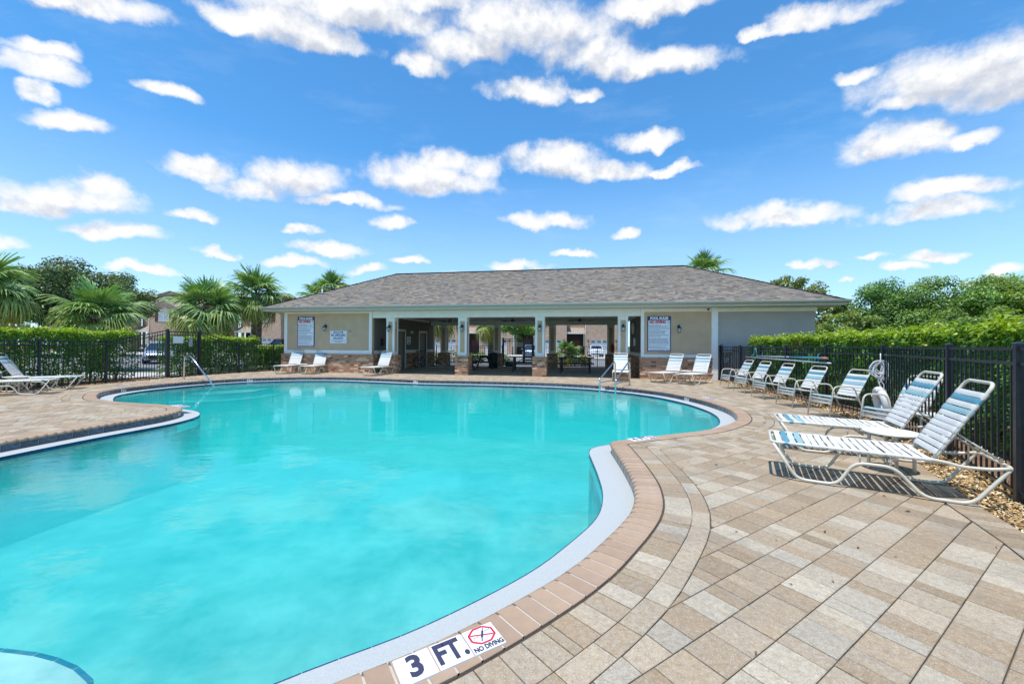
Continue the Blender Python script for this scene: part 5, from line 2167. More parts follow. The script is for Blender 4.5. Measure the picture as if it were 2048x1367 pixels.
# ------------------------------------------------------------------ strap chairs along the right fence
def make_chair():
    t = thing('strap_chair', '', 'chair', group='strap armchairs along the right fence')
    for s in (-1, 1):
        f = MB()
        x = s * 0.27
        P = [(x, -0.33, 0.012), (x, -0.245, 0.605), (x, 0.13, 0.60), (x, 0.225, 0.33), (x, 0.40, 0.012)]
        f.tube(fillet(P, 0.10, 7), 0.0130, 8)
        link('arm_and_leg_frame', f, 'frame_cream', t)
    f = MB()
    hs = 0.235
    P = [(-hs, 0.23, 0.352), (-hs, -0.275, 0.405), (hs, -0.275, 0.405), (hs, 0.23, 0.352)]
    f.tube(fillet(P, 0.05), 0.0125, 8)
    for z, y in ((0.345, -0.285), (0.275, -0.292)):
        f.tube([(-0.27, y, z), (0.27, y, z)], 0.0095, 6)
    f.tube([(-0.27, 0.215, 0.345), (0.27, 0.215, 0.345)], 0.0095, 6)
    f.tube([(-0.27, -0.262, 0.405), (0.27, -0.262, 0.405)], 0.0095, 6)
    link('seat_frame', f, 'frame_cream', t)
    o = Vector((0, 0.20, 0.36))
    d = Vector((0, 0.32, 0.585)).normalized()
    Lb = 0.615
    hb = 0.225
    f = MB()
    P = [o + Vector((-hb, 0, 0)), o + d * Lb + Vector((-hb, 0, 0)), o + d * Lb + Vector((hb, 0, 0)), o + Vector((hb, 0, 0))]
    f.tube(fillet(P, 0.075, 7), 0.0130, 8)
    link('backrest_frame', f, 'frame_cream', t)
    Mz = R(90)
    ms = {c: strap_mesh(hs, 0.051, c, 0.0125) for c in (WHITE, BLUE, LIGHT)}
    for k in range(8):
        c = {0: BLUE, 1: BLUE, 2: LIGHT}.get(k, WHITE)
        y = -0.25 + k * 0.0575 - (0.008 if k == 0 else 0)
        s_ = link('seat_strap', ms[c], None, t, loc=(0, y, 0.4025 - 0.105 * (y + 0.275)))
        s_.rotation_euler = (0, R(-48 if k == 0 else 6), R(90))
    for z in (0.345, 0.285):
        s_ = link('seat_strap', ms[WHITE], None, t, loc=(0, -0.293, z))
        s_.rotation_euler = Matrix(((0, 1, 0), (0.1, 0, -1), (-1, 0, -0.1))).to_euler() if False else (R(90) * 0, R(84), R(90))
    mb_ = {c: strap_mesh(hb, 0.052, c, 0.013) for c in (WHITE, BLUE, LIGHT)}
    ang = math.atan2(0.585, 0.32)
    for k in range(8):
        c = {1: BLUE, 3: LIGHT}.get(k, WHITE)
        s_ = link('back_strap', mb_[c], None, t, loc=o + d * (Lb - 0.125 - k * 0.0585))
        s_.rotation_euler = (0, -ang, R(90))
    return t


cproto = make_chair()
km = kidmap()
CHAIRS = [
    ((7.18, 12.92), -92, 'strap armchair farthest along the fence, next to the short corner fence'),
    ((6.96, 11.70), -88, 'second strap armchair from the pool house, under the net end of the poles'),
    ((6.72, 10.42), -92, 'third strap armchair from the pool house, below the middle of the poles'),
    ((6.48, 9.05), -90, 'fourth strap armchair from the pool house, below the wooden pole grip'),
    ((6.24, 7.72), -90, 'fifth strap armchair from the pool house, left of the hanging white rope'),
    ((5.78, 6.02), -86, 'nearest strap armchair, half hidden by the raised back of the second lounger'),
]
for i, (p, a, lab) in enumerate(CHAIRS):
    if i == 0:
        cproto.location = (*p, 0.004)
        cproto.rotation_euler = (0, 0, R(a))
        cproto['label'] = lab
    else:
        copy_tree(cproto, km, (*p, 0.004), R(a), lab)


def side_table(label, x, y, h, r, rz=0.3):
    t = thing('side_table', label, 'table', (x, y, 0.004), rz, 'small round white tables')
    mb = MB()
    mb.lathe([(0, h - 0.012), (r * 0.97, h - 0.012), (r, h - 0.004), (r, h + 0.006), (r * 0.96, h + 0.012), (r * 0.9, h + 0.009), (0, h + 0.009)], 36)
    link('tabletop', mb, 'table_top', t)
    for k in range(4):
        a = k * pi / 2 + pi / 4
        q = r * 0.74
        mb = MB()
        mb.tube([(q * math.cos(a), q * math.sin(a), h - 0.012), (q * 1.03 * math.cos(a), q * 1.03 * math.sin(a), 0)], 0.0165, 8)
        link('leg', mb, 'frame_cream', t)


side_table('round white side table between the two nearest loungers', 4.13, 4.36, 0.415, 0.245, 0.25)
side_table('small round white table by the fence behind the second lounger', 5.86, 5.50, 0.41, 0.23)
side_table('small round white table between the two loungers at the left wall', -9.62, 18.35, 0.41, 0.23)
side_table('small round white table between the two loungers at the right wall', 6.52, 15.08, 0.41, 0.23)
side_table('small round white table behind the left edge loungers', -13.25, 10.72, 0.41, 0.23)

# ------------------------------------------------------------------ pool rails
t = thing('grab_rail', 'bent chrome handrail over the steps of the far left bay', 'handrail', (-12.16, 14.85, 0))
e = Vector((-10.36 + 12.16, 13.99 - 14.85, 0))
u = e.normalized()
mb = MB()
mb.tube(fillet([(0, 0, 0), (0, 0, 0.86), tuple(u * 0.42 + Vector((0, 0, 0.865))), tuple(e + Vector((0, 0, -0.20)))], 0.14, 8), 0.024, 10)
link('rail', mb, 'chrome', t)
mb = MB()
mb.lathe([(0.0, 0.0), (0.05, 0.0), (0.045, 0.02), (0.025, 0.025)], 14)
link('flange', mb, 'chrome', t)
for lab, a, b in (('left chrome ladder rail at the far pool edge', (2.80, 12.75), (3.62, 14.0)), ('right chrome ladder rail at the far pool edge', (3.22, 12.42), (4.02, 13.66))):
    t = thing('ladder_rail', lab, 'handrail', (a[0], a[1], 0))
    e = Vector((b[0] - a[0], b[1] - a[1], 0))
    mb = MB()
    mb.tube(fillet([(0, 0, -0.6), (0, 0, 0.28), tuple(e * 0.93 + Vector((0, 0, 0.80))), tuple(e + Vector((0, 0, 0.70))), tuple(e)], 0.10, 7), 0.024, 10)
    link('rail', mb, 'chrome', t)
    mb = MB()
    mb.tube([(0, 0, 0.16), tuple(e + Vector((0, 0, 0.16)))], 0.02, 8)
    link('lower_bar', mb, 'chrome', t)
    mb = MB()
    mb.lathe([(0.0, 0.0), (0.05, 0.0), (0.045, 0.02), (0.025, 0.025)], 14)
    link('flange', mb, 'chrome', t, loc=e)

# ------------------------------------------------------------------ rope, ring and cleaning poles on the right fence
fx, fy = 6.80 - 0.075, 7.33 - 0.03
t = thing('rope_coil', 'tangled white rope hanging in loops from the fence post', 'rope', (fx, fy, 1.13))
side = Vector((0.76, -0.65, 0)).normalized()
frn = Vector((-0.65, -0.76, 0))
mb = MB()
rr = random.Random(4)
for k in range(13):
    w_, h_ = rr.uniform(0.05, 0.15), rr.uniform(0.22, 0.38)
    cx = rr.uniform(-0.05, 0.05)
    P = []
    for i in range(22):
        a = 2 * pi * i / 22
        x = cx + w_ * math.sin(a) * (0.75 + 0.25 * math.cos(a + 2)) + 0.008 * math.sin(3 * a + k)
        z = -h_ / 2 - 0.03 + h_ / 2 * math.cos(a)
        y = 0.006 * k * 0.5 + 0.012 * math.sin(2 * a + k)
        P.append(side * x + frn * y + Vector((0, 0, z)))
    mb.tube(P, 0.0075, 6, True)
for k in range(4):
    x0 = rr.uniform(-0.07, 0.09)
    P = [side * x0 + frn * 0.03 + Vector((0, 0, -0.25))]
    for i in range(1, 9):
        P.append(side * (x0 + 0.03 * math.sin(i * 0.9 + k)) + frn * 0.03 + Vector((0, 0, -0.25 - i * (0.05 if k else 0.055))))
    mb.tube(P, 0.0075, 6)
link('rope_loops', mb, 'rope', t)
mb = MB()
mb.tube([(0, 0, 0.10), (0, 0, 0.0), tuple(frn * 0.03 + Vector((0, 0, -0.05)))], 0.008, 6)
link('hook', mb, 'lens_clear', t)

t = thing('ring_buoy', 'white ring buoy leaning on the fence under the rope', 'life ring', (6.62, 7.16, 0.335))
mb = MB()
M = Matrix.Rotation(R(62), 4, 'Z') @ Matrix.Rotation(R(80), 4, 'X')
torus(mb, 0.245, 0.062, 36, 12, M)
link('ring', mb, 'ring_white', t)
for k in range(4):
    mb = MB()
    a = k * pi / 2 + 0.5
    c = M @ Vector((0.245 * math.cos(a), 0.245 * math.sin(a), 0))
    torus(mb, 0.068, 0.006, 14, 5, Matrix.Translation(c) @ M.to_3x3().to_4x4() @ Matrix.Rotation(a, 4, 'Z') @ Matrix.Rotation(pi / 2, 4, 'X'))
    link('strap_band', mb, 'rope', t)


def pole(label, a, b, net, blue):
    a, b = Vector(a), Vector(b)
    t = thing('cleaning_pole', label, 'pole', a)
    d = b - a
    mb = MB()
    mb.tube([(0, 0, 0), d * (0.55 if blue else 1.0)], 0.017, 8)
    link('shaft', mb, 'pole_alu', t)
    if blue:
        mb = MB()
        mb.tube([d * 0.551, d * 0.93], 0.021, 8)
        link('sleeve', mb, 'pole_blue', t)
        mb = MB()
        mb.tube([d * 0.931, d], 0.026, 8)
        link('grip', mb, 'grip_wood', t)
    if net:
        u = d.normalized()
        up = Vector((0, 0, 1))
        mb = MB()
        P = [Vector((0, 0, 0)), u * -0.05 + up * 0.24, u * -0.16 + up * 0.26, u * -0.30 - up * 0.16, u * -0.24 - up * 0.20, Vector((0, 0, 0))]
        mb.tube(fillet(P, 0.05), 0.013, 8)
        link('net_frame', mb, 'net_teal', t)
    mb = MB()
    for f in (0.10, 0.90):
        c = d * f
        mb.tube([c + Vector((0.09, 0.03, 0.12)), c + Vector((0.0, 0.0, 0.05)), c + Vector((-0.02, -0.01, -0.03))], 0.007, 5)
    link('hanger', mb, 'pole_blue', t)


pole('skimmer pole with teal net frame and wooden grip hung on the right fence', (7.86, 12.85, 1.04), (7.08, 8.98, 1.09), True, True)
pole('plain grey cleaning pole hung just below the skimmer pole', (7.95, 13.6, 0.99), (7.06, 8.85, 0.98), False, False)


# ------------------------------------------------------------------ palms
def frond_mesh(droop, seed, tone):
    r = np.random.default_rng(seed)
    V, F, T = [], [], []
    pl = 0.55

    def quad(a, b, c, d, t):
        k = len(V)
        V.extend([a, b, c, d])
        F.append((k, k + 1, k + 2, k + 3))
        T.append(t)
    # petiole
    pts = [np.array((pl * s, 0, 0.05 * math.sin(s * 2.0) - droop * 0.06 * s * s)) for s in np.linspace(0, 1, 4)]
    for a, b in zip(pts[:-1], pts[1:]):
        for w0 in ((0, 0.012, 0), (0, 0, 0.012)):
            w0 = np.array(w0)
            quad(a - w0, a + w0, b + w0, b - w0, (0.13, 0.17, 0.04))
    hub = pts[-1]
    n = 30
    for i in range(n):
        f = (i + 0.5) / n * 2 - 1
        an = f * R(128) + r.normal(0, 0.03)
        L = 0.62 * (1 - 0.30 * abs(f) ** 1.6) * r.uniform(0.88, 1.08)
        # costa: segments start along the midrib, which curls down
        st = hub + np.array((0.10 * (1 - abs(f)), 0, -0.03 * (1 - abs(f))))
        dirh = np.array((math.cos(an), math.sin(an), 0.0))
        sidev = np.array((-math.sin(an), math.cos(an), 0.0))
        z0 = 0.16 * abs(f)        # folded upward along the midrib
        tipd = droop * r.uniform(0.7, 1.35)
        prev = None
        fold = r.choice((-1, 1)) * 0.008
        tn = np.array(tone) * r.uniform(0.75, 1.3)
        for k, s in enumerate((0.0, 0.30, 0.58, 0.80, 1.0)):
            w = (0.006, 0.026, 0.021, 0.011, 0.001)[k]
            z = z0 * s * L - tipd * max(0, s - 0.35) ** 2 * L * 2.2
            hx = s * L * (1 - 0.28 * tipd * max(0, s - 0.4))
            p = st + dirh * hx + np.array((0, 0, z + 0.0))
            a, b = p - sidev * w + np.array((0, 0, fold)), p + sidev * w - np.array((0, 0, fold))
            if prev is not None:
                tt = tn * (1.0 if k < 4 else 1.35)
                quad(prev[0], prev[1], b, a, tuple(np.clip(tt, 0, 1)))
            prev = (a, b)
    me = npmesh('frond', np.array(V), np.array(F), np.array(T))
    me.materials.append(MATS['palm_leaf'])
    return me


FR = {'up': [frond_mesh(0.14, 11 + k, (0.17, 0.30, 0.085)) for k in range(3)],
      'mid': [frond_mesh(0.50, 21 + k, (0.25, 0.37, 0.135)) for k in range(3)],
      'low': [frond_mesh(1.05, 31 + k, (0.31, 0.36, 0.10)) for k in range(3)],
      'old': [frond_mesh(1.2, 41 + k, (0.36, 0.31, 0.07)) for k in range(2)]}


def palm(label, x, y, trunk, scale, seed, n=34, tr=0.19, group='fan palms round the pool grounds', low=-44, z=-0.1):
    t = thing('palm_tree', label, 'palm', (x, y, z), random.uniform(0, 6))
    r = np.random.default_rng(seed)
    mb = MB()
    P = [Vector((0.05 * math.sin(k * 0.8 + seed), 0.05 * math.cos(k * 0.7 + seed), trunk * k / 6)) for k in range(7)]
    mb.tube(P, [tr * 1.15, tr, tr * 0.95, tr * 0.95, tr, tr * 1.02, tr * 0.7], 12, tint=(0.8, 0.75, 0.7))
    tk = link('trunk', mb, 'palm_bark', t)
    bt = MB()
    rows = int(trunk / 0.13)
    for i in range(rows):
        zz = trunk * (i + 0.5) / rows
        for k in range(7):
            a = (k + 0.5 * (i % 2)) / 7 * 2 * pi + r.normal(0, 0.08)
            d = Vector((math.cos(a), math.sin(a), 0))
            s_ = Vector((-math.sin(a), math.cos(a), 0))
            b0 = d * tr * 0.92 + Vector((0, 0, zz - 0.09))
            for q in (-1, 1):
                v = r.uniform(0.7, 1.7)
                bt.bar(b0, d * (tr * 1.22 + r.uniform(0, 0.03)) + s_ * (q * 0.075) + Vector((0, 0, zz + 0.13)), 0.045, 0.022, (v, v, v), up=d)
    link('leaf_bases', bt, 'palm_bark', tk, kind='stuff')
    for k in range(n):
        f = (k + 0.5) / n
        el = R(86 + (low - 86) * f ** 0.85) + r.normal(0, 0.17)
        az = k * 2.39996 + r.normal(0, 0.30)
        kind = 'up' if f < 0.22 else 'mid' if f < 0.60 else 'low' if f < 0.88 else 'old'
        me = FR[kind][int(r.integers(0, len(FR[kind])))]
        o = link('frond', me, None, t)
        s = scale * r.uniform(0.78, 1.15) * (0.85 if f < 0.1 else 1)
        o.matrix_local = (Matrix.Translation((0, 0, trunk - 0.05 - 0.12 * f)) @ Matrix.Rotation(az, 4, 'Z') @ Matrix.Rotation(-el, 4, 'Y')
                          @ Matrix.Rotation(r.normal(0, 0.25), 4, 'X') @ Matrix.Scale(s, 4))


palm('fan palm in front of the oak, thick criss cross trunk above the left hedge', -20.9, 20.2, 2.75, 1.66, 1, 46, 0.36)
palm('fan palm cut off by the left edge of the picture', -22.3, 16.6, 3.6, 1.5, 2, 42, 0.28)
palm('broad fan palm behind the entrance gate', -18.4, 24.0, 3.45, 1.80, 3, 50, 0.26, low=-48)
palm('taller fan palm beside the left end of the pool house roof', -17.0, 26.6, 4.75, 1.76, 4, 50, 0.24, low=-50)
palm('fan palm rising over the left slope of the roof', -15.6, 34.5, 6.25, 1.55, 5, 32, 0.2)
palm('lower fan palm just left of the one over the left roof slope', -17.3, 35.5, 5.7, 1.4, 15, 26, 0.2)
palm('fan palm rising over the right slope of the roof', 15.8, 33.0, 7.5, 1.8, 6, 36, 0.2)
palm('short fan palm behind the rear fence, seen under the pavilion roof', 3.75, 27.6, 0.95, 0.95, 7, 30, 0.14)
palm('fan palm seen through the leftmost opening of the pavilion', -5.3, 31.5, 3.7, 1.7, 8, 26, 0.2)
palm('pale fan palm left of the leafy tree in the pavilion view', -1.75, 33.0, 3.35, 1.5, 9, 24, 0.18)


# ------------------------------------------------------------------ broadleaved trees
def tree(name, label, x, y, top, rx, rz_, seed, leaf=0.17, n=6500, tone=(0.055, 0.10, 0.022), tone2=(0.11, 0.16, 0.035), clumps=46, trunk=0.22, sparse=1.0, cat='tree', base=0.0):
    t = thing(name, label, cat, (x, y, -0.1 + base))
    r = np.random.default_rng(seed)
    cz = top - rz_
    # lobes spread through an uneven ellipsoid
    th = r.uniform(0, 2 * pi, clumps)
    ph_ = np.arccos(r.uniform(-0.75, 1, clumps))
    rad = r.uniform(0.45, 1.0, clumps) ** 0.6
    cc = np.stack([np.cos(th) * np.sin(ph_) * rx * rad, np.sin(th) * np.sin(ph_) * rx * rad, cz + np.cos(ph_) * rz_ * rad * 0.95], 1)
    n = int(n * 1.7)
    cr = r.uniform(0.20, 0.38, clumps) * rx * sparse
    w_ = cr ** 2
    which = r.choice(clumps, n, p=w_ / w_.sum())
    dv = r.normal(size=(n, 3))
    dv /= np.linalg.norm(dv, axis=1)[:, None]
    rr_ = r.uniform(0.25, 1.12, n) ** 0.6
    P = cc[which] + dv * (cr[which] * rr_)[:, None] * np.array([1, 1, 0.72])
    nrm = dv + np.array([0, 0, 0.55]) + r.normal(0, 0.45, (n, 3))
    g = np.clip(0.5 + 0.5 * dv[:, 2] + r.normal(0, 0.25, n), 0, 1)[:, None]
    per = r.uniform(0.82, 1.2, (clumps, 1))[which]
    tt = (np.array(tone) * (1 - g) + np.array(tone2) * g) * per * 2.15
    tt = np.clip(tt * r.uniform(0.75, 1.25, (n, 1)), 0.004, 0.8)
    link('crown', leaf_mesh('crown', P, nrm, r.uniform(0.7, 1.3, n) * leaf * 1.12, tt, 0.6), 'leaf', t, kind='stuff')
    mb = MB()
    fork = Vector((0, 0, max(0.8, cz - rz_ * 0.85)))
    mb.tube([(0, 0, -0.1), tuple(fork * 0.5 + Vector((0.06, 0.03, 0))), tuple(fork)], [trunk * 1.25, trunk, trunk * 0.85], 9)
    for k in range(min(clumps, 22)):
        e = Vector(cc[k])
        m_ = fork.lerp(e, 0.5) + Vector((r.normal(0, 0.2), r.normal(0, 0.2), 0.15 * rz_))
        mb.tube([fork, m_, e], [trunk * 0.45, trunk * 0.24, trunk * 0.07], 6)
    link('trunk', mb, 'bark', t)
    return t


tree('oak_tree', 'wide dark oak behind the left palms', -45.6, 41.5, 9.9, 6.3, 3.8, 3, 0.25, 15000, (0.030, 0.052, 0.015), (0.060, 0.085, 0.028), 74, 0.42, 0.72)
tree('oak_tree', 'dark tree behind the palm at the left edge', -51.5, 39.5, 7.6, 4.6, 2.8, 4, 0.24, 8000, (0.026, 0.048, 0.014), (0.055, 0.082, 0.024), 50, 0.35, 0.75)
G_ = 'trees beyond the right hedge'
tree('broadleaf_tree', 'airy tree showing over the right hip of the roof', 22.8, 33.5, 7.35, 2.9, 2.0, 12, 0.19, 2600, (0.060, 0.085, 0.022), (0.125, 0.14, 0.035), 40, 0.16, 0.62)
tree('broadleaf_tree', 'thin see through tree under the right end of the eave', 29.5, 37.0, 6.0, 2.6, 2.7, 13, 0.18, 3800, (0.065, 0.085, 0.020), (0.13, 0.15, 0.035), 34, 0.14, 0.62)
tree('broadleaf_tree', 'round dark green tree right of the pool house', 33.5, 36.5, 7.2, 3.2, 3.3, 14, 0.19, 10000, (0.045, 0.095, 0.022), (0.085, 0.15, 0.035), 54, 0.2)
tree('broadleaf_tree', 'light green tree in the middle of the right hand group', 35.6, 34.0, 7.1, 3.5, 3.4, 15, 0.18, 11000, (0.055, 0.10, 0.02), (0.13, 0.19, 0.045), 58, 0.2)
tree('broadleaf_tree', 'tallest tree of the right hand group', 37.2, 31.8, 7.45, 3.5, 3.5, 16, 0.18, 11000, (0.055, 0.105, 0.02), (0.11, 0.18, 0.035), 58, 0.2)
tree('broadleaf_tree', 'yellowish tree at the right edge of the picture', 38.6, 29.4, 7.0, 3.3, 3.4, 17, 0.17, 11000, (0.065, 0.105, 0.018), (0.14, 0.185, 0.03), 58, 0.2)
tree('broadleaf_tree', 'low bushy tree between hedge and trees at the right', 32.0, 27.5, 4.2, 2.6, 2.1, 18, 0.16, 7000, (0.055, 0.10, 0.02), (0.12, 0.17, 0.035), 44, 0.14)
tree('broadleaf_tree', 'low bushy tree close to the corner of the wing wall', 24.5, 29.5, 4.0, 2.4, 2.0, 19, 0.16, 5500, (0.060, 0.095, 0.02), (0.12, 0.155, 0.03), 40, 0.14, 0.85)
tree('crape_myrtle', 'small leafy tree seen through the middle of the pavilion', 0.9, 31.0, 5.2, 2.0, 1.75, 21, 0.15, 5200, (0.075, 0.145, 0.03), (0.16, 0.25, 0.06), 40, 0.09, 0.9)

# far wood behind the trees
n = 16000
wx = rng.uniform(28, 130, n)
wy = 62 + rng.uniform(0, 6, n) - (wx - 28) * 0.28
hz = 6.2 + 1.6 * np.sin(wx * 0.35) + 1.1 * np.sin(wx * 0.83 + 1)
zz = hz * rng.uniform(0, 1, n) ** 0.6
link('far_wood', leaf_mesh('far_wood', np.stack([wx, wy, zz], 1), rng.normal(0, 0.5, (n, 3)) + np.array([0, -0.5, 0.6]), rng.uniform(0.5, 0.9, n),
     vary((0.06, 0.10, 0.028), n, 0.1, 0.35)), 'leaf', kind='stuff')['label'] = 'far wood behind the right hand trees'


def shrub(label, x, y, r_, h, seed, tone=(0.05, 0.11, 0.02), tone2=(0.15, 0.24, 0.03), flowers=0):
    t = thing('shrub', label, 'shrub', (x, y, -0.1), 0)
    r = np.random.default_rng(seed)
    n = 520
    dv = r.normal(size=(n, 3))
    dv /= np.linalg.norm(dv, axis=1)[:, None]
    P = dv * r.uniform(0.5, 1.05, (n, 1)) * np.array([r_, r_, h * 0.5]) + np.array([0, 0, h * 0.55])
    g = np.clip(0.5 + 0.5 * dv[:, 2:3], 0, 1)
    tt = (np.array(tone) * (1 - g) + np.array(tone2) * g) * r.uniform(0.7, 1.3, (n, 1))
    link('foliage', leaf_mesh('foliage', P, dv + r.normal(0, 0.4, (n, 3)), r.uniform(0.08, 0.14, n), tt), 'leaf', t, kind='stuff')
    mb = MB()
    for k in range(4):
        a = k * 1.6
        mb.tube([(0, 0, 0), (r_ * 0.5 * math.cos(a), r_ * 0.5 * math.sin(a), h * 0.6)], [0.02, 0.008], 5)
    link('stems', mb, 'bark', t)
    if flowers:
        dv = dv[:flowers]
        link('flowers', leaf_mesh('flowers', dv * np.array([r_, r_, h * 0.5]) * 1.05 + np.array([0, 0, h * 0.6]), r.normal(0, 1, (flowers, 3)) + [0, -1, 0.5], r.uniform(0.09, 0.14, flowers),
             vary((1, 1, 1), flowers), 0.9), 'petal', t, kind='stuff')


for k, (px, Z, r_, h, lab) in enumerate([
        (868, 28.5, 0.5, 0.95, 'round shrub behind the fence in the leftmost pavilion opening'),
        (882, 27.6, 0.45, 0.6, 'low bright shrub beside the rear left column'),
        (912, 28.5, 0.75, 1.25, 'dark shrub behind the second column'),
        (944, 30.0, 0.45, 0.85, 'small bright shrub left of the garage drive'),
        (962, 30.5, 0.5, 0.95, 'round shrub right in front of the pale garage door'),
        (1010, 28.0, 0.5, 0.8, 'shrub left of the rear gate'),
        (1150, 28.6, 0.75, 1.0, 'dark round shrub right of the short palm'),
        (1164, 27.6, 0.5, 0.75, 'yellow green shrub left of the white sedan'),
        (445, 21.2, 0.9, 1.95, 'tall bright bush behind the sloping fence'),
        (492, 24.0, 0.7, 1.5, 'thin bush left of the pool house corner')]):
    shrub(lab, (px - 1024) / 800 * Z, Z, r_, h, 60 + k)
shrub('rose bush with pink flowers behind the rear fence', 4.95, 26.9, 0.4, 0.8, 90, flowers=22)


# ------------------------------------------------------------------ town houses across the road
def house_brick_material():
    m = MATS['house_brick']
    m.node_tree.nodes.clear()
    t = NT(m.node_tree)
    t.out = t.add('ShaderNodeOutputMaterial')
    tc = t.add('ShaderNodeTexCoord').outputs['Object']
    sp = t.add('ShaderNodeSeparateXYZ', {0: tc})
    uv = t.add('ShaderNodeCombineXYZ', {0: t.math('ADD', sp.outputs[0], sp.outputs[1]), 1: sp.outputs[2], 2: 0.0}).outputs[0]
    b = t.add('ShaderNodeTexBrick', {'Vector': uv, 'Color1': (0.50, 0.34, 0.235, 1), 'Color2': (0.29, 0.16, 0.10, 1), 'Mortar': (0.50, 0.41, 0.33, 1), 'Scale': 1.0,
                                     'Mortar Size': 0.008, 'Bias': -0.1, 'Brick Width': 0.22, 'Row Height': 0.078})
    n = t.noise(tc, 3.0, 4, 0.6)
    n2 = t.noise(t.vmath('MULTIPLY', uv, (1.6, 5.0, 1)).outputs[0], 1.3, 3, 0.6)
    c = t.mix(t.mrange(n, 0.4, 0.7, 0, 0.35), b.outputs['Color'], (0.54, 0.41, 0.31, 1))
    c = t.mix(t.mrange(n2, 0.52, 0.66, 0, 0.45), c, (0.27, 0.15, 0.10, 1))
    p = principled(t, c, 0.9, 0, 0.15)
    t.l.new(p.outputs[0], t.out.inputs[0])


house_brick_material()
GH = 'brick town houses across the road'


def window(parent, x0, x1, z0, z1, y, blind=True, shutters=False, bars=1):
    f = MB()
    e = 0.07
    for a, b, c, d in ((x0, x1, z0 - e, z0), (x0, x1, z1, z1 + e), (x0 - e, x0, z0 - e, z1 + e), (x1, x1 + e, z0 - e, z1 + e)):
        f.box(a, b, y - 0.06, y + 0.03, c, d)
    for k in range(bars):
        xm = x0 + (x1 - x0) * (k + 1) / (bars + 1)
        f.box(xm - 0.04, xm + 0.04, y - 0.05, y + 0.02, z0, z1)
    f.box(x0, x1, y - 0.045, y + 0.02, (z0 + z1) / 2 - 0.025, (z0 + z1) / 2 + 0.025)
    fr = link('window', f, 'house_trim', parent)
    g = MB()
    g.box(x0, x1, y - 0.02, y + 0.01, z0, z1)
    link('pane', g, 'window_blind' if blind else 'window_glass', fr)
    if shutters:
        for a in (x0 - 0.62, x1 + 0.14):
            s = MB()
            s.box(a, a + 0.48, y - 0.07, y + 0.0, z0 - 0.05, z1 + 0.05)
            for k in range(9):
                zz = z0 + (z1 - z0) * k / 9
                s.box(a + 0.05, a + 0.43, y - 0.085, y - 0.07, zz + 0.02, zz + (z1 - z0) / 9 - 0.03)
            link('shutter', s, 'shutter', parent)


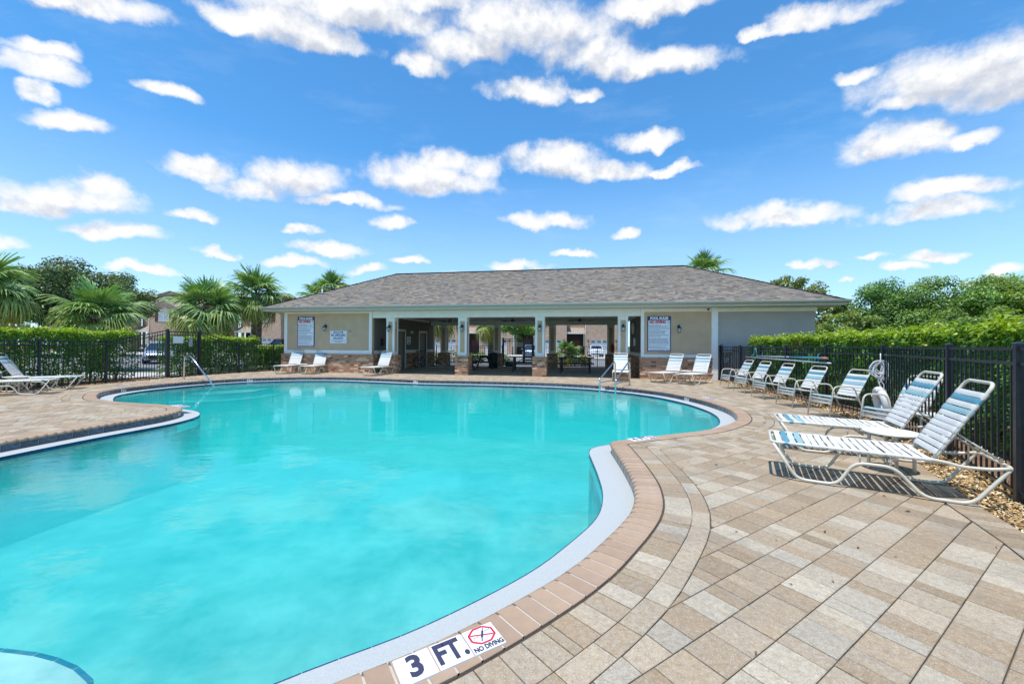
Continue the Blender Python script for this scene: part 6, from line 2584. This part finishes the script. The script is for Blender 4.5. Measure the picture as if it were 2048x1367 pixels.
def town_house(label, x, y, rz, mirror=False):
    t = thing('town_house', label, 'house', (x, y, -0.1), rz, GH)
    m = -1 if mirror else 1
    W_, GB = 8.0, 4.9

    def X(a, b):
        return (min(a * m, b * m), max(a * m, b * m))
    w = MB()
    gx0, gx1 = X(0.0, GB)
    ex0, ex1 = X(-3.1, -0.002)
    d0, d1 = 0.75, GB - 0.75            # garage opening
    a, b = X(0.0, d0)
    w.box(a, b, 0, 0.3, 0, 2.35)
    a, b = X(d1, GB)
    w.box(a, b, 0, 0.3, 0, 2.35)
    w.box(gx0, gx1, 0, 0.3, 2.35, 7.0)
    w.poly([(gx0, 0, 7.0), (gx1, 0, 7.0), ((gx0 + gx1) / 2, 0, 8.25)])
    w.box(gx0, gx0 + 0.3, 0.302, 2.0, 0, 7.0)
    w.box(gx1 - 0.3, gx1, 0.302, 2.0, 0, 7.0)
    w.box(ex0, ex1, 1.8, 2.0, 3.3, 6.9)
    w.box(ex0, ex0 + 0.4, 1.8, 2.0, 0, 3.3)
    link('wall', w, 'house_brick', t)
    v = MB()
    v.box(ex0 + 0.401, ex1, 2.3, 2.4, 0, 3.3)
    link('recess', v, 'dark_void', t)
    # garage door of panels, a row of four lights on top
    gd = MB()
    a, b = X(d0, d1)
    for r_ in range(4):
        for c_ in range(4):
            p, q = a + (b - a) * c_ / 4 + 0.03, a + (b - a) * (c_ + 1) / 4 - 0.03
            gd.box(p, q, 0.20, 0.26, 0.05 + r_ * 0.57, 0.05 + r_ * 0.57 + 0.53)
    gd.box(a, b, 0.23, 0.28, 0, 2.34)
    g = link('garage_door', gd, 'garage_door', t)
    for c_ in range(4):
        p, q = a + (b - a) * c_ / 4 + 0.16, a + (b - a) * (c_ + 1) / 4 - 0.16
        k = MB()
        k.box(p, q, 0.185, 0.199, 1.86, 2.2)
        link('pane', k, 'window_glass', g)
    # front door, porch roof
    d = MB()
    a, b = X(-1.6, -0.6)
    d.box(a, b, 2.22, 2.295, 0.1, 2.3)
    link('door', d, 'shutter', t)
    pr = MB()
    pr.hexa([(ex0 - 0.1, 0.35, 3.25), (ex1, 0.35, 3.25), (ex1, 1.8, 3.45), (ex0 - 0.1, 1.8, 3.45),
             (ex0 - 0.1, 0.35, 3.45), (ex1, 0.35, 3.45), (ex1, 1.8, 4.2), (ex0 - 0.1, 1.8, 4.2)])
    link('porch_roof', pr, 'house_roof', t)
    tr = MB()
    tr.box(ex0 - 0.12, ex1, 0.25, 0.345, 3.2, 3.48)
    tr.box(ex0 - 0.05, ex0 + 0.2, 0.4, 0.65, -0.0, 3.2)
    dx = -0.02 * m
    tr.tube([(dx, -0.06, 0.0), (dx, -0.06, 6.9)], 0.06, 6)
    mid = (gx0 + gx1) / 2
    for a in (gx0 - 0.25, gx1 + 0.25):
        tr.bar((a, -0.12, 6.93), (mid, -0.12, 8.36), 0.10, 0.28, up=(0, -1, 0))
    tr.box(ex0 - 0.05, ex1, 1.45, 1.60, 6.88, 7.1)
    link('trim', tr, 'house_trim', t)
    window(t, mid - 0.85, mid + 0.85, 4.95, 6.55, 0.0, True, True)
    window(t, (ex0 + ex1) / 2 - 0.55, (ex0 + ex1) / 2 + 0.55, 4.9, 6.2, 1.8, False)
    for q in (gx0 + 0.4, gx1 - 0.4):
        l = MB()
        l.lathe([(0.0, -0.18), (0.08, -0.15), (0.10, 0.12), (0.03, 0.22), (0, 0.22)], 8, (q, -0.12, 2.1))
        link('wall_lamp', l, 'dark_fixture', t)
    rf = MB()
    A, B = X(-3.1, GB)
    rf.poly([(A, 1.4, 7.0), (B, 1.4, 7.0), (B, 6.5, 9.55), (A, 6.5, 9.55)])
    rf.poly([(A, 6.5, 9.55), (B, 6.5, 9.55), (B, 12, 7.0), (A, 12, 7.0)])
    rf.poly([(gx0 - 0.3, -0.25, 6.98), (mid, -0.25, 8.42), (mid, 4.6, 8.42), (gx0 - 0.3, 1.6, 6.98)])
    rf.poly([(mid, -0.25, 8.42), (gx1 + 0.3, -0.25, 6.98), (gx1 + 0.3, 1.6, 6.98), (mid, 4.6, 8.42)])
    link('roof', rf, 'house_roof', t)
    dm = MB()
    c0, c1 = X(-1.0, 3.7)
    dm.box(c0, c1, 2.6, 6.4, 7.5, 9.35)
    dd = link('dormer', dm, 'red_siding', t)
    sd_ = MB()
    for k in range(12):
        sd_.box(c0 - 0.02, c1 + 0.02, 2.57, 2.5995, 7.5 + k * 0.15, 7.5 + k * 0.15 + 0.135)
    link('siding_boards', sd_, 'red_siding', dd)
    dr = MB()
    cm = (c0 + c1) / 2
    dr.poly([(c0 - 0.35, 2.2, 9.3), (cm, 2.2, 10.0), (cm, 8.0, 10.0), (c0 - 0.35, 8.0, 9.3)])
    dr.poly([(cm, 2.2, 10.0), (c1 + 0.35, 2.2, 9.3), (c1 + 0.35, 8.0, 9.3), (cm, 8.0, 10.0)])
    dr.poly([(c0 - 0.35, 2.2, 9.3), (c1 + 0.35, 2.2, 9.3), (cm, 2.2, 10.0)])
    link('dormer_roof', dr, 'house_roof', dd)
    tb = MB()
    tb.bar((c0 - 0.38, 2.15, 9.28), (cm, 2.15, 10.02), 0.06, 0.22, up=(0, -1, 0))
    tb.bar((c1 + 0.38, 2.15, 9.28), (cm, 2.15, 10.02), 0.06, 0.22, up=(0, -1, 0))
    link('dormer_trim', tb, 'house_trim', dd)
    wx = 0.15 * m
    window(t, wx - 0.95, wx + 0.95, 7.75, 9.15, 2.56, False, False)


HY = 62.0
for k, (x, lab) in enumerate([(-73.2, 'brick town house at the far left, mostly hidden by the oak'), (-65.4, 'brick town house behind the thick trunked palm'),
                              (-57.6, 'brick town house with red dormer showing left of the gate palms'), (-49.6, 'brick town house hidden behind the gate palms'),
                              (-41.4, 'brick town house just left of the pool house corner')]):
    town_house(lab, x, HY + 1.5, R(-4))
for k, (x, lab) in enumerate([(-28.5, 'brick town house hidden behind the left part of the pool house'), (-12.6, 'brick town house in the leftmost pavilion opening'),
                              (-4.9, 'brick town house with pale garage left of the leafy tree'), (3.3, 'brick town house behind the leafy tree'), (11.0, 'brick town house behind the white sedan')]):
    town_house(lab, x, HY - 1.0 - 0.05 * (x + 12), R(-4))
sheet('driveway', [(-75, 44.7), (16, 41.2), (20, 60.0), (-75, 63.5)], -0.088, 'concrete')


# ------------------------------------------------------------------ parked cars
def loft(mb, st, mi=0):
    """st: list of (x, ring of (y, z))"""
    b = len(mb.v)
    n = len(st[0][1])
    for x, ring in st:
        for y, z in ring:
            mb.v.append((x, y, z))
    for i in range(len(st) - 1):
        for k in range(n):
            l = (k + 1) % n
            mb.face((b + i * n + k, b + (i + 1) * n + k, b + (i + 1) * n + l, b + i * n + l), (1, 1, 1), mi, True)
    mb.face(tuple(b + k for k in range(n)))
    mb.face(tuple(b + (len(st) - 1) * n + n - 1 - k for k in range(n)))


def car(label, m, x, y, rz, suv=False):
    t = thing('parked_car', label, 'car', (x, y, -0.07), rz, 'cars parked beyond the fences')
    up = 0.16 if suv else 0.0
    prof = [(-2.32, 0.42, 0.82, 0.74), (-2.22, 0.28, 0.97, 0.84), (-1.5, 0.22, 1.02, 0.90), (-0.3, 0.20, 0.97, 0.92), (0.9, 0.20, 0.96, 0.91), (1.6, 0.22, 0.88, 0.89), (2.1, 0.26, 0.76, 0.83), (2.3, 0.38, 0.62, 0.70)]
    st = []
    for (xx, zb, zt, w) in prof:
        zt += up
        st.append((xx, [(-w * 0.9, zb), (-w, zb + 0.12), (-w, zt - 0.22), (-w * 0.94, zt - 0.04), (-w * 0.8, zt), (w * 0.8, zt), (w * 0.94, zt - 0.04), (w, zt - 0.22), (w, zb + 0.12), (w * 0.9, zb)]))
    mb = MB()
    loft(mb, st)
    body = link('body', mb, m, t)
    z0, z1 = 0.94 + up, (1.46 if not suv else 1.74)
    r0, r1 = (-2.0, -1.75) if suv else (-1.85, -1.05)
    lo = [(r0, 0.80), (1.15, 0.80)]
    gl = MB()
    P = [(r0, -0.80, z0), (1.18, -0.80, z0), (1.18, 0.80, z0), (r0, 0.80, z0), (r1, -0.62, z1 - 0.05), (0.30, -0.62, z1 - 0.05), (0.30, 0.62, z1 - 0.05), (r1, 0.62, z1 - 0.05)]
    gl.hexa(P)
    link('windows', gl, 'car_glass', t)
    rf = MB()
    rf.bbox(r1 - 0.03, 0.33, -0.645, 0.645, z1 - 0.055, z1, 0.02)
    for s in (-1, 1):
        rf.bar((r0 - 0.02, s * 0.80, z0), (r1, s * 0.63, z1 - 0.04), 0.09, 0.05)
        rf.bar((1.20, s * 0.80, z0), (0.30, s * 0.63, z1 - 0.04), 0.07, 0.05)
        rf.bar((-0.35, s * 0.81, z0), (-0.35, s * 0.635, z1 - 0.04), 0.07, 0.03)
    link('roof', rf, m, t)
    for xx in (-1.38, 1.38):
        for s in (-1, 1):
            w_ = MB()
            M = Matrix.Translation((xx, s * 0.80, 0.33)) @ Matrix.Rotation(pi / 2, 4, 'X')
            w_.lathe([(0.20, -0.11), (0.31, -0.11), (0.335, -0.08), (0.335, 0.08), (0.31, 0.11), (0.20, 0.11)], 20)
            w_.v = [tuple(M @ Vector(p)) for p in w_.v]
            wh = link('wheel', w_, 'tyre', t)
            h_ = MB()
            h_.lathe([(0.0, -0.095), (0.20, -0.10), (0.20, 0.10), (0.0, 0.095)], 12)
            h_.v = [tuple(M @ Vector(p)) for p in h_.v]
            link('rim', h_, 'rim', wh)
    for s in (-1, 1):
        l = MB()
        l.hexa([(-2.33, s * 0.42, 0.78 + up), (-2.18, s * 0.84, 0.80 + up), (-2.1, s * 0.84, 0.80 + up), (-2.2, s * 0.42, 0.78 + up),
                (-2.33, s * 0.42, 0.90 + up), (-2.2, s * 0.85, 0.93 + up), (-2.1, s * 0.85, 0.93 + up), (-2.2, s * 0.42, 0.90 + up)])
        link('tail_light', l, 'tail_red', t)
        l = MB()
        l.hexa([(2.27, s * 0.45, 0.60 + up), (2.13, s * 0.80, 0.63 + up), (2.0, s * 0.80, 0.63 + up), (2.1, s * 0.45, 0.6 + up),
                (2.24, s * 0.45, 0.71 + up), (2.1, s * 0.80, 0.76 + up), (2.0, s * 0.8, 0.76 + up), (2.1, s * 0.45, 0.71 + up)])
        link('headlight', l, 'lens_clear', t)
        l = MB()
        l.bbox(0.85, 1.0, min(s * 0.9, s * 1.08), max(s * 0.9, s * 1.08), 0.98 + up, 1.1 + up, 0.02)
        link('wing_mirror', l, m, t)
    l = MB()
    l.box(-2.335, -2.30, -0.26, 0.26, 0.66 + up, 0.78 + up)
    link('number_plate', l, 'box_grey', t)
    l = MB()
    l.box(-2.31, -2.2, -0.7, 0.7, 0.28, 0.44)
    l.box(2.22, 2.32, -0.55, 0.55, 0.36 + up, 0.56 + up)
    link('bumper_trim', l, 'bin_dark', t)


def px(p, Z):
    return (p - 1024) / 800 * Z


car('white sedan seen from behind through the right part of the pavilion', 'car_white', px(1197, 51.0), 53.0, R(84))
car('silver car facing the pool beyond the left fence', 'car_silver', px(296, 27.5), 28.6, R(-52))
car('red car showing only its roof left of the pool house corner', 'car_red', px(548, 26.5), 28.0, R(160), True)
car('blue grey car seen from behind between the third column and the rear gate', 'car_blue', px(1066, 37.0), 38.6, R(88))

# ------------------------------------------------------------------ little kiosk and posts at the far left
t = thing('kiosk', 'small kiosk with teal metal roof cut off by the left edge', 'kiosk', (-34.4, 24.0, -0.1))
mb = MB()
q = 1.95
mb.poly([(-q, -q, 3.15), (q, -q, 3.15), (0, 0, 4.75)])
mb.poly([(q, -q, 3.15), (q, q, 3.15), (0, 0, 4.75)])
mb.poly([(q, q, 3.15), (-q, q, 3.15), (0, 0, 4.75)])
mb.poly([(-q, q, 3.15), (-q, -q, 3.15), (0, 0, 4.75)])
rf = link('roof', mb, 'teal_roof', t)
mb = MB()
for s in range(4):
    M = Matrix.Rotation(s * pi / 2, 4, 'Z')
    for k in range(-4, 5):
        f = 1 - abs(k) / 5
        a, b = M @ Vector((k * q / 5, -q, 3.17)), M @ Vector((k * q / 5, -q + q * f, 3.17 + 1.6 * f))
        mb.bar(a, b, 0.025, 0.04)
link('roof_seam', mb, 'teal_roof', rf)
mb = MB()
for s in range(4):
    M = Matrix.Rotation(s * pi / 2, 4, 'Z')
    mb.box(-q, q, -q - 0.03, -q + 0.06, 2.98, 3.14, M=M)
link('fascia', mb, 'house_trim', t)
for sx in (-1, 1):
    for sy in (-1, 1):
        mb = MB()
        mb.bbox(sx * 1.65 - 0.12, sx * 1.65 + 0.12, sy * 1.65 - 0.12, sy * 1.65 + 0.12, 0, 2.98, 0.01)
        link('post', mb, 'post_tan', t)
for p, lab in ((21, 'left tan post with teal cap above the left hedge'), (51, 'right tan post with teal cap above the left hedge')):
    t = thing('gate_post', lab, 'post', (px(p, 23.5), 23.5, -0.1))
    mb = MB()
    mb.bbox(-0.13, 0.13, -0.13, 0.13, 0, 2.42, 0.01)
    link('shaft', mb, 'post_tan', t)
    mb = MB()
    mb.lathe([(0.21, 2.42), (0.21, 2.47), (0.0, 2.58)], 4)
    link('cap', mb, 'teal_cap', t)


# a few dry leaves and twigs dropped on the deck
n = 90
Q = np.stack([rng.uniform(0.6, 7.0, n * 6), rng.uniform(1.6, 13.0, n * 6)], 1)
Q = Q[inside(DECK, Q)]
Q = Q[dist_pool(Q)[0] > 0.3][:n]
link('fallen_leaves', leaf_mesh('fallen_leaves', np.c_[Q, np.full(len(Q), 0.008)], rng.normal(0, 0.25, (len(Q), 3)) + np.array([0, 0, 1.0]), rng.uniform(0.015, 0.045, len(Q)),
     vary((0.22, 0.12, 0.05), len(Q), 0.1, 0.5), 0.45), 'leaf', kind='stuff')['label'] = 'small dry leaves scattered on the deck'


# straps never sit perfectly even
rj = random.Random(12)
for o in bpy.data.objects:
    if o.name.startswith(('bed_strap', 'back_strap', 'seat_strap')):
        if o.name.startswith('bed_strap'):
            o.location.x += rj.gauss(0, 0.0022)
            o.location.z -= rj.uniform(0, 0.003)
        else:
            o.location.z += rj.gauss(0, 0.0015)
        o.rotation_euler.z += rj.gauss(0, 0.008)


# ------------------------------------------------------------------ lettering becomes plain mesh
bpy.context.view_layer.update()
dg = bpy.context.evaluated_depsgraph_get()
for o in [o for o in bpy.data.objects if o.type == 'FONT']:
    me = bpy.data.meshes.new_from_object(o.evaluated_get(dg))
    n_ = bpy.data.objects.new('lettering_mesh', me)
    COL.objects.link(n_)
    n_.parent = o.parent
    n_.matrix_local = o.matrix_local.copy()
    nm = o.name.split('.')[0]
    bpy.data.objects.remove(o)
    n_.name = nm
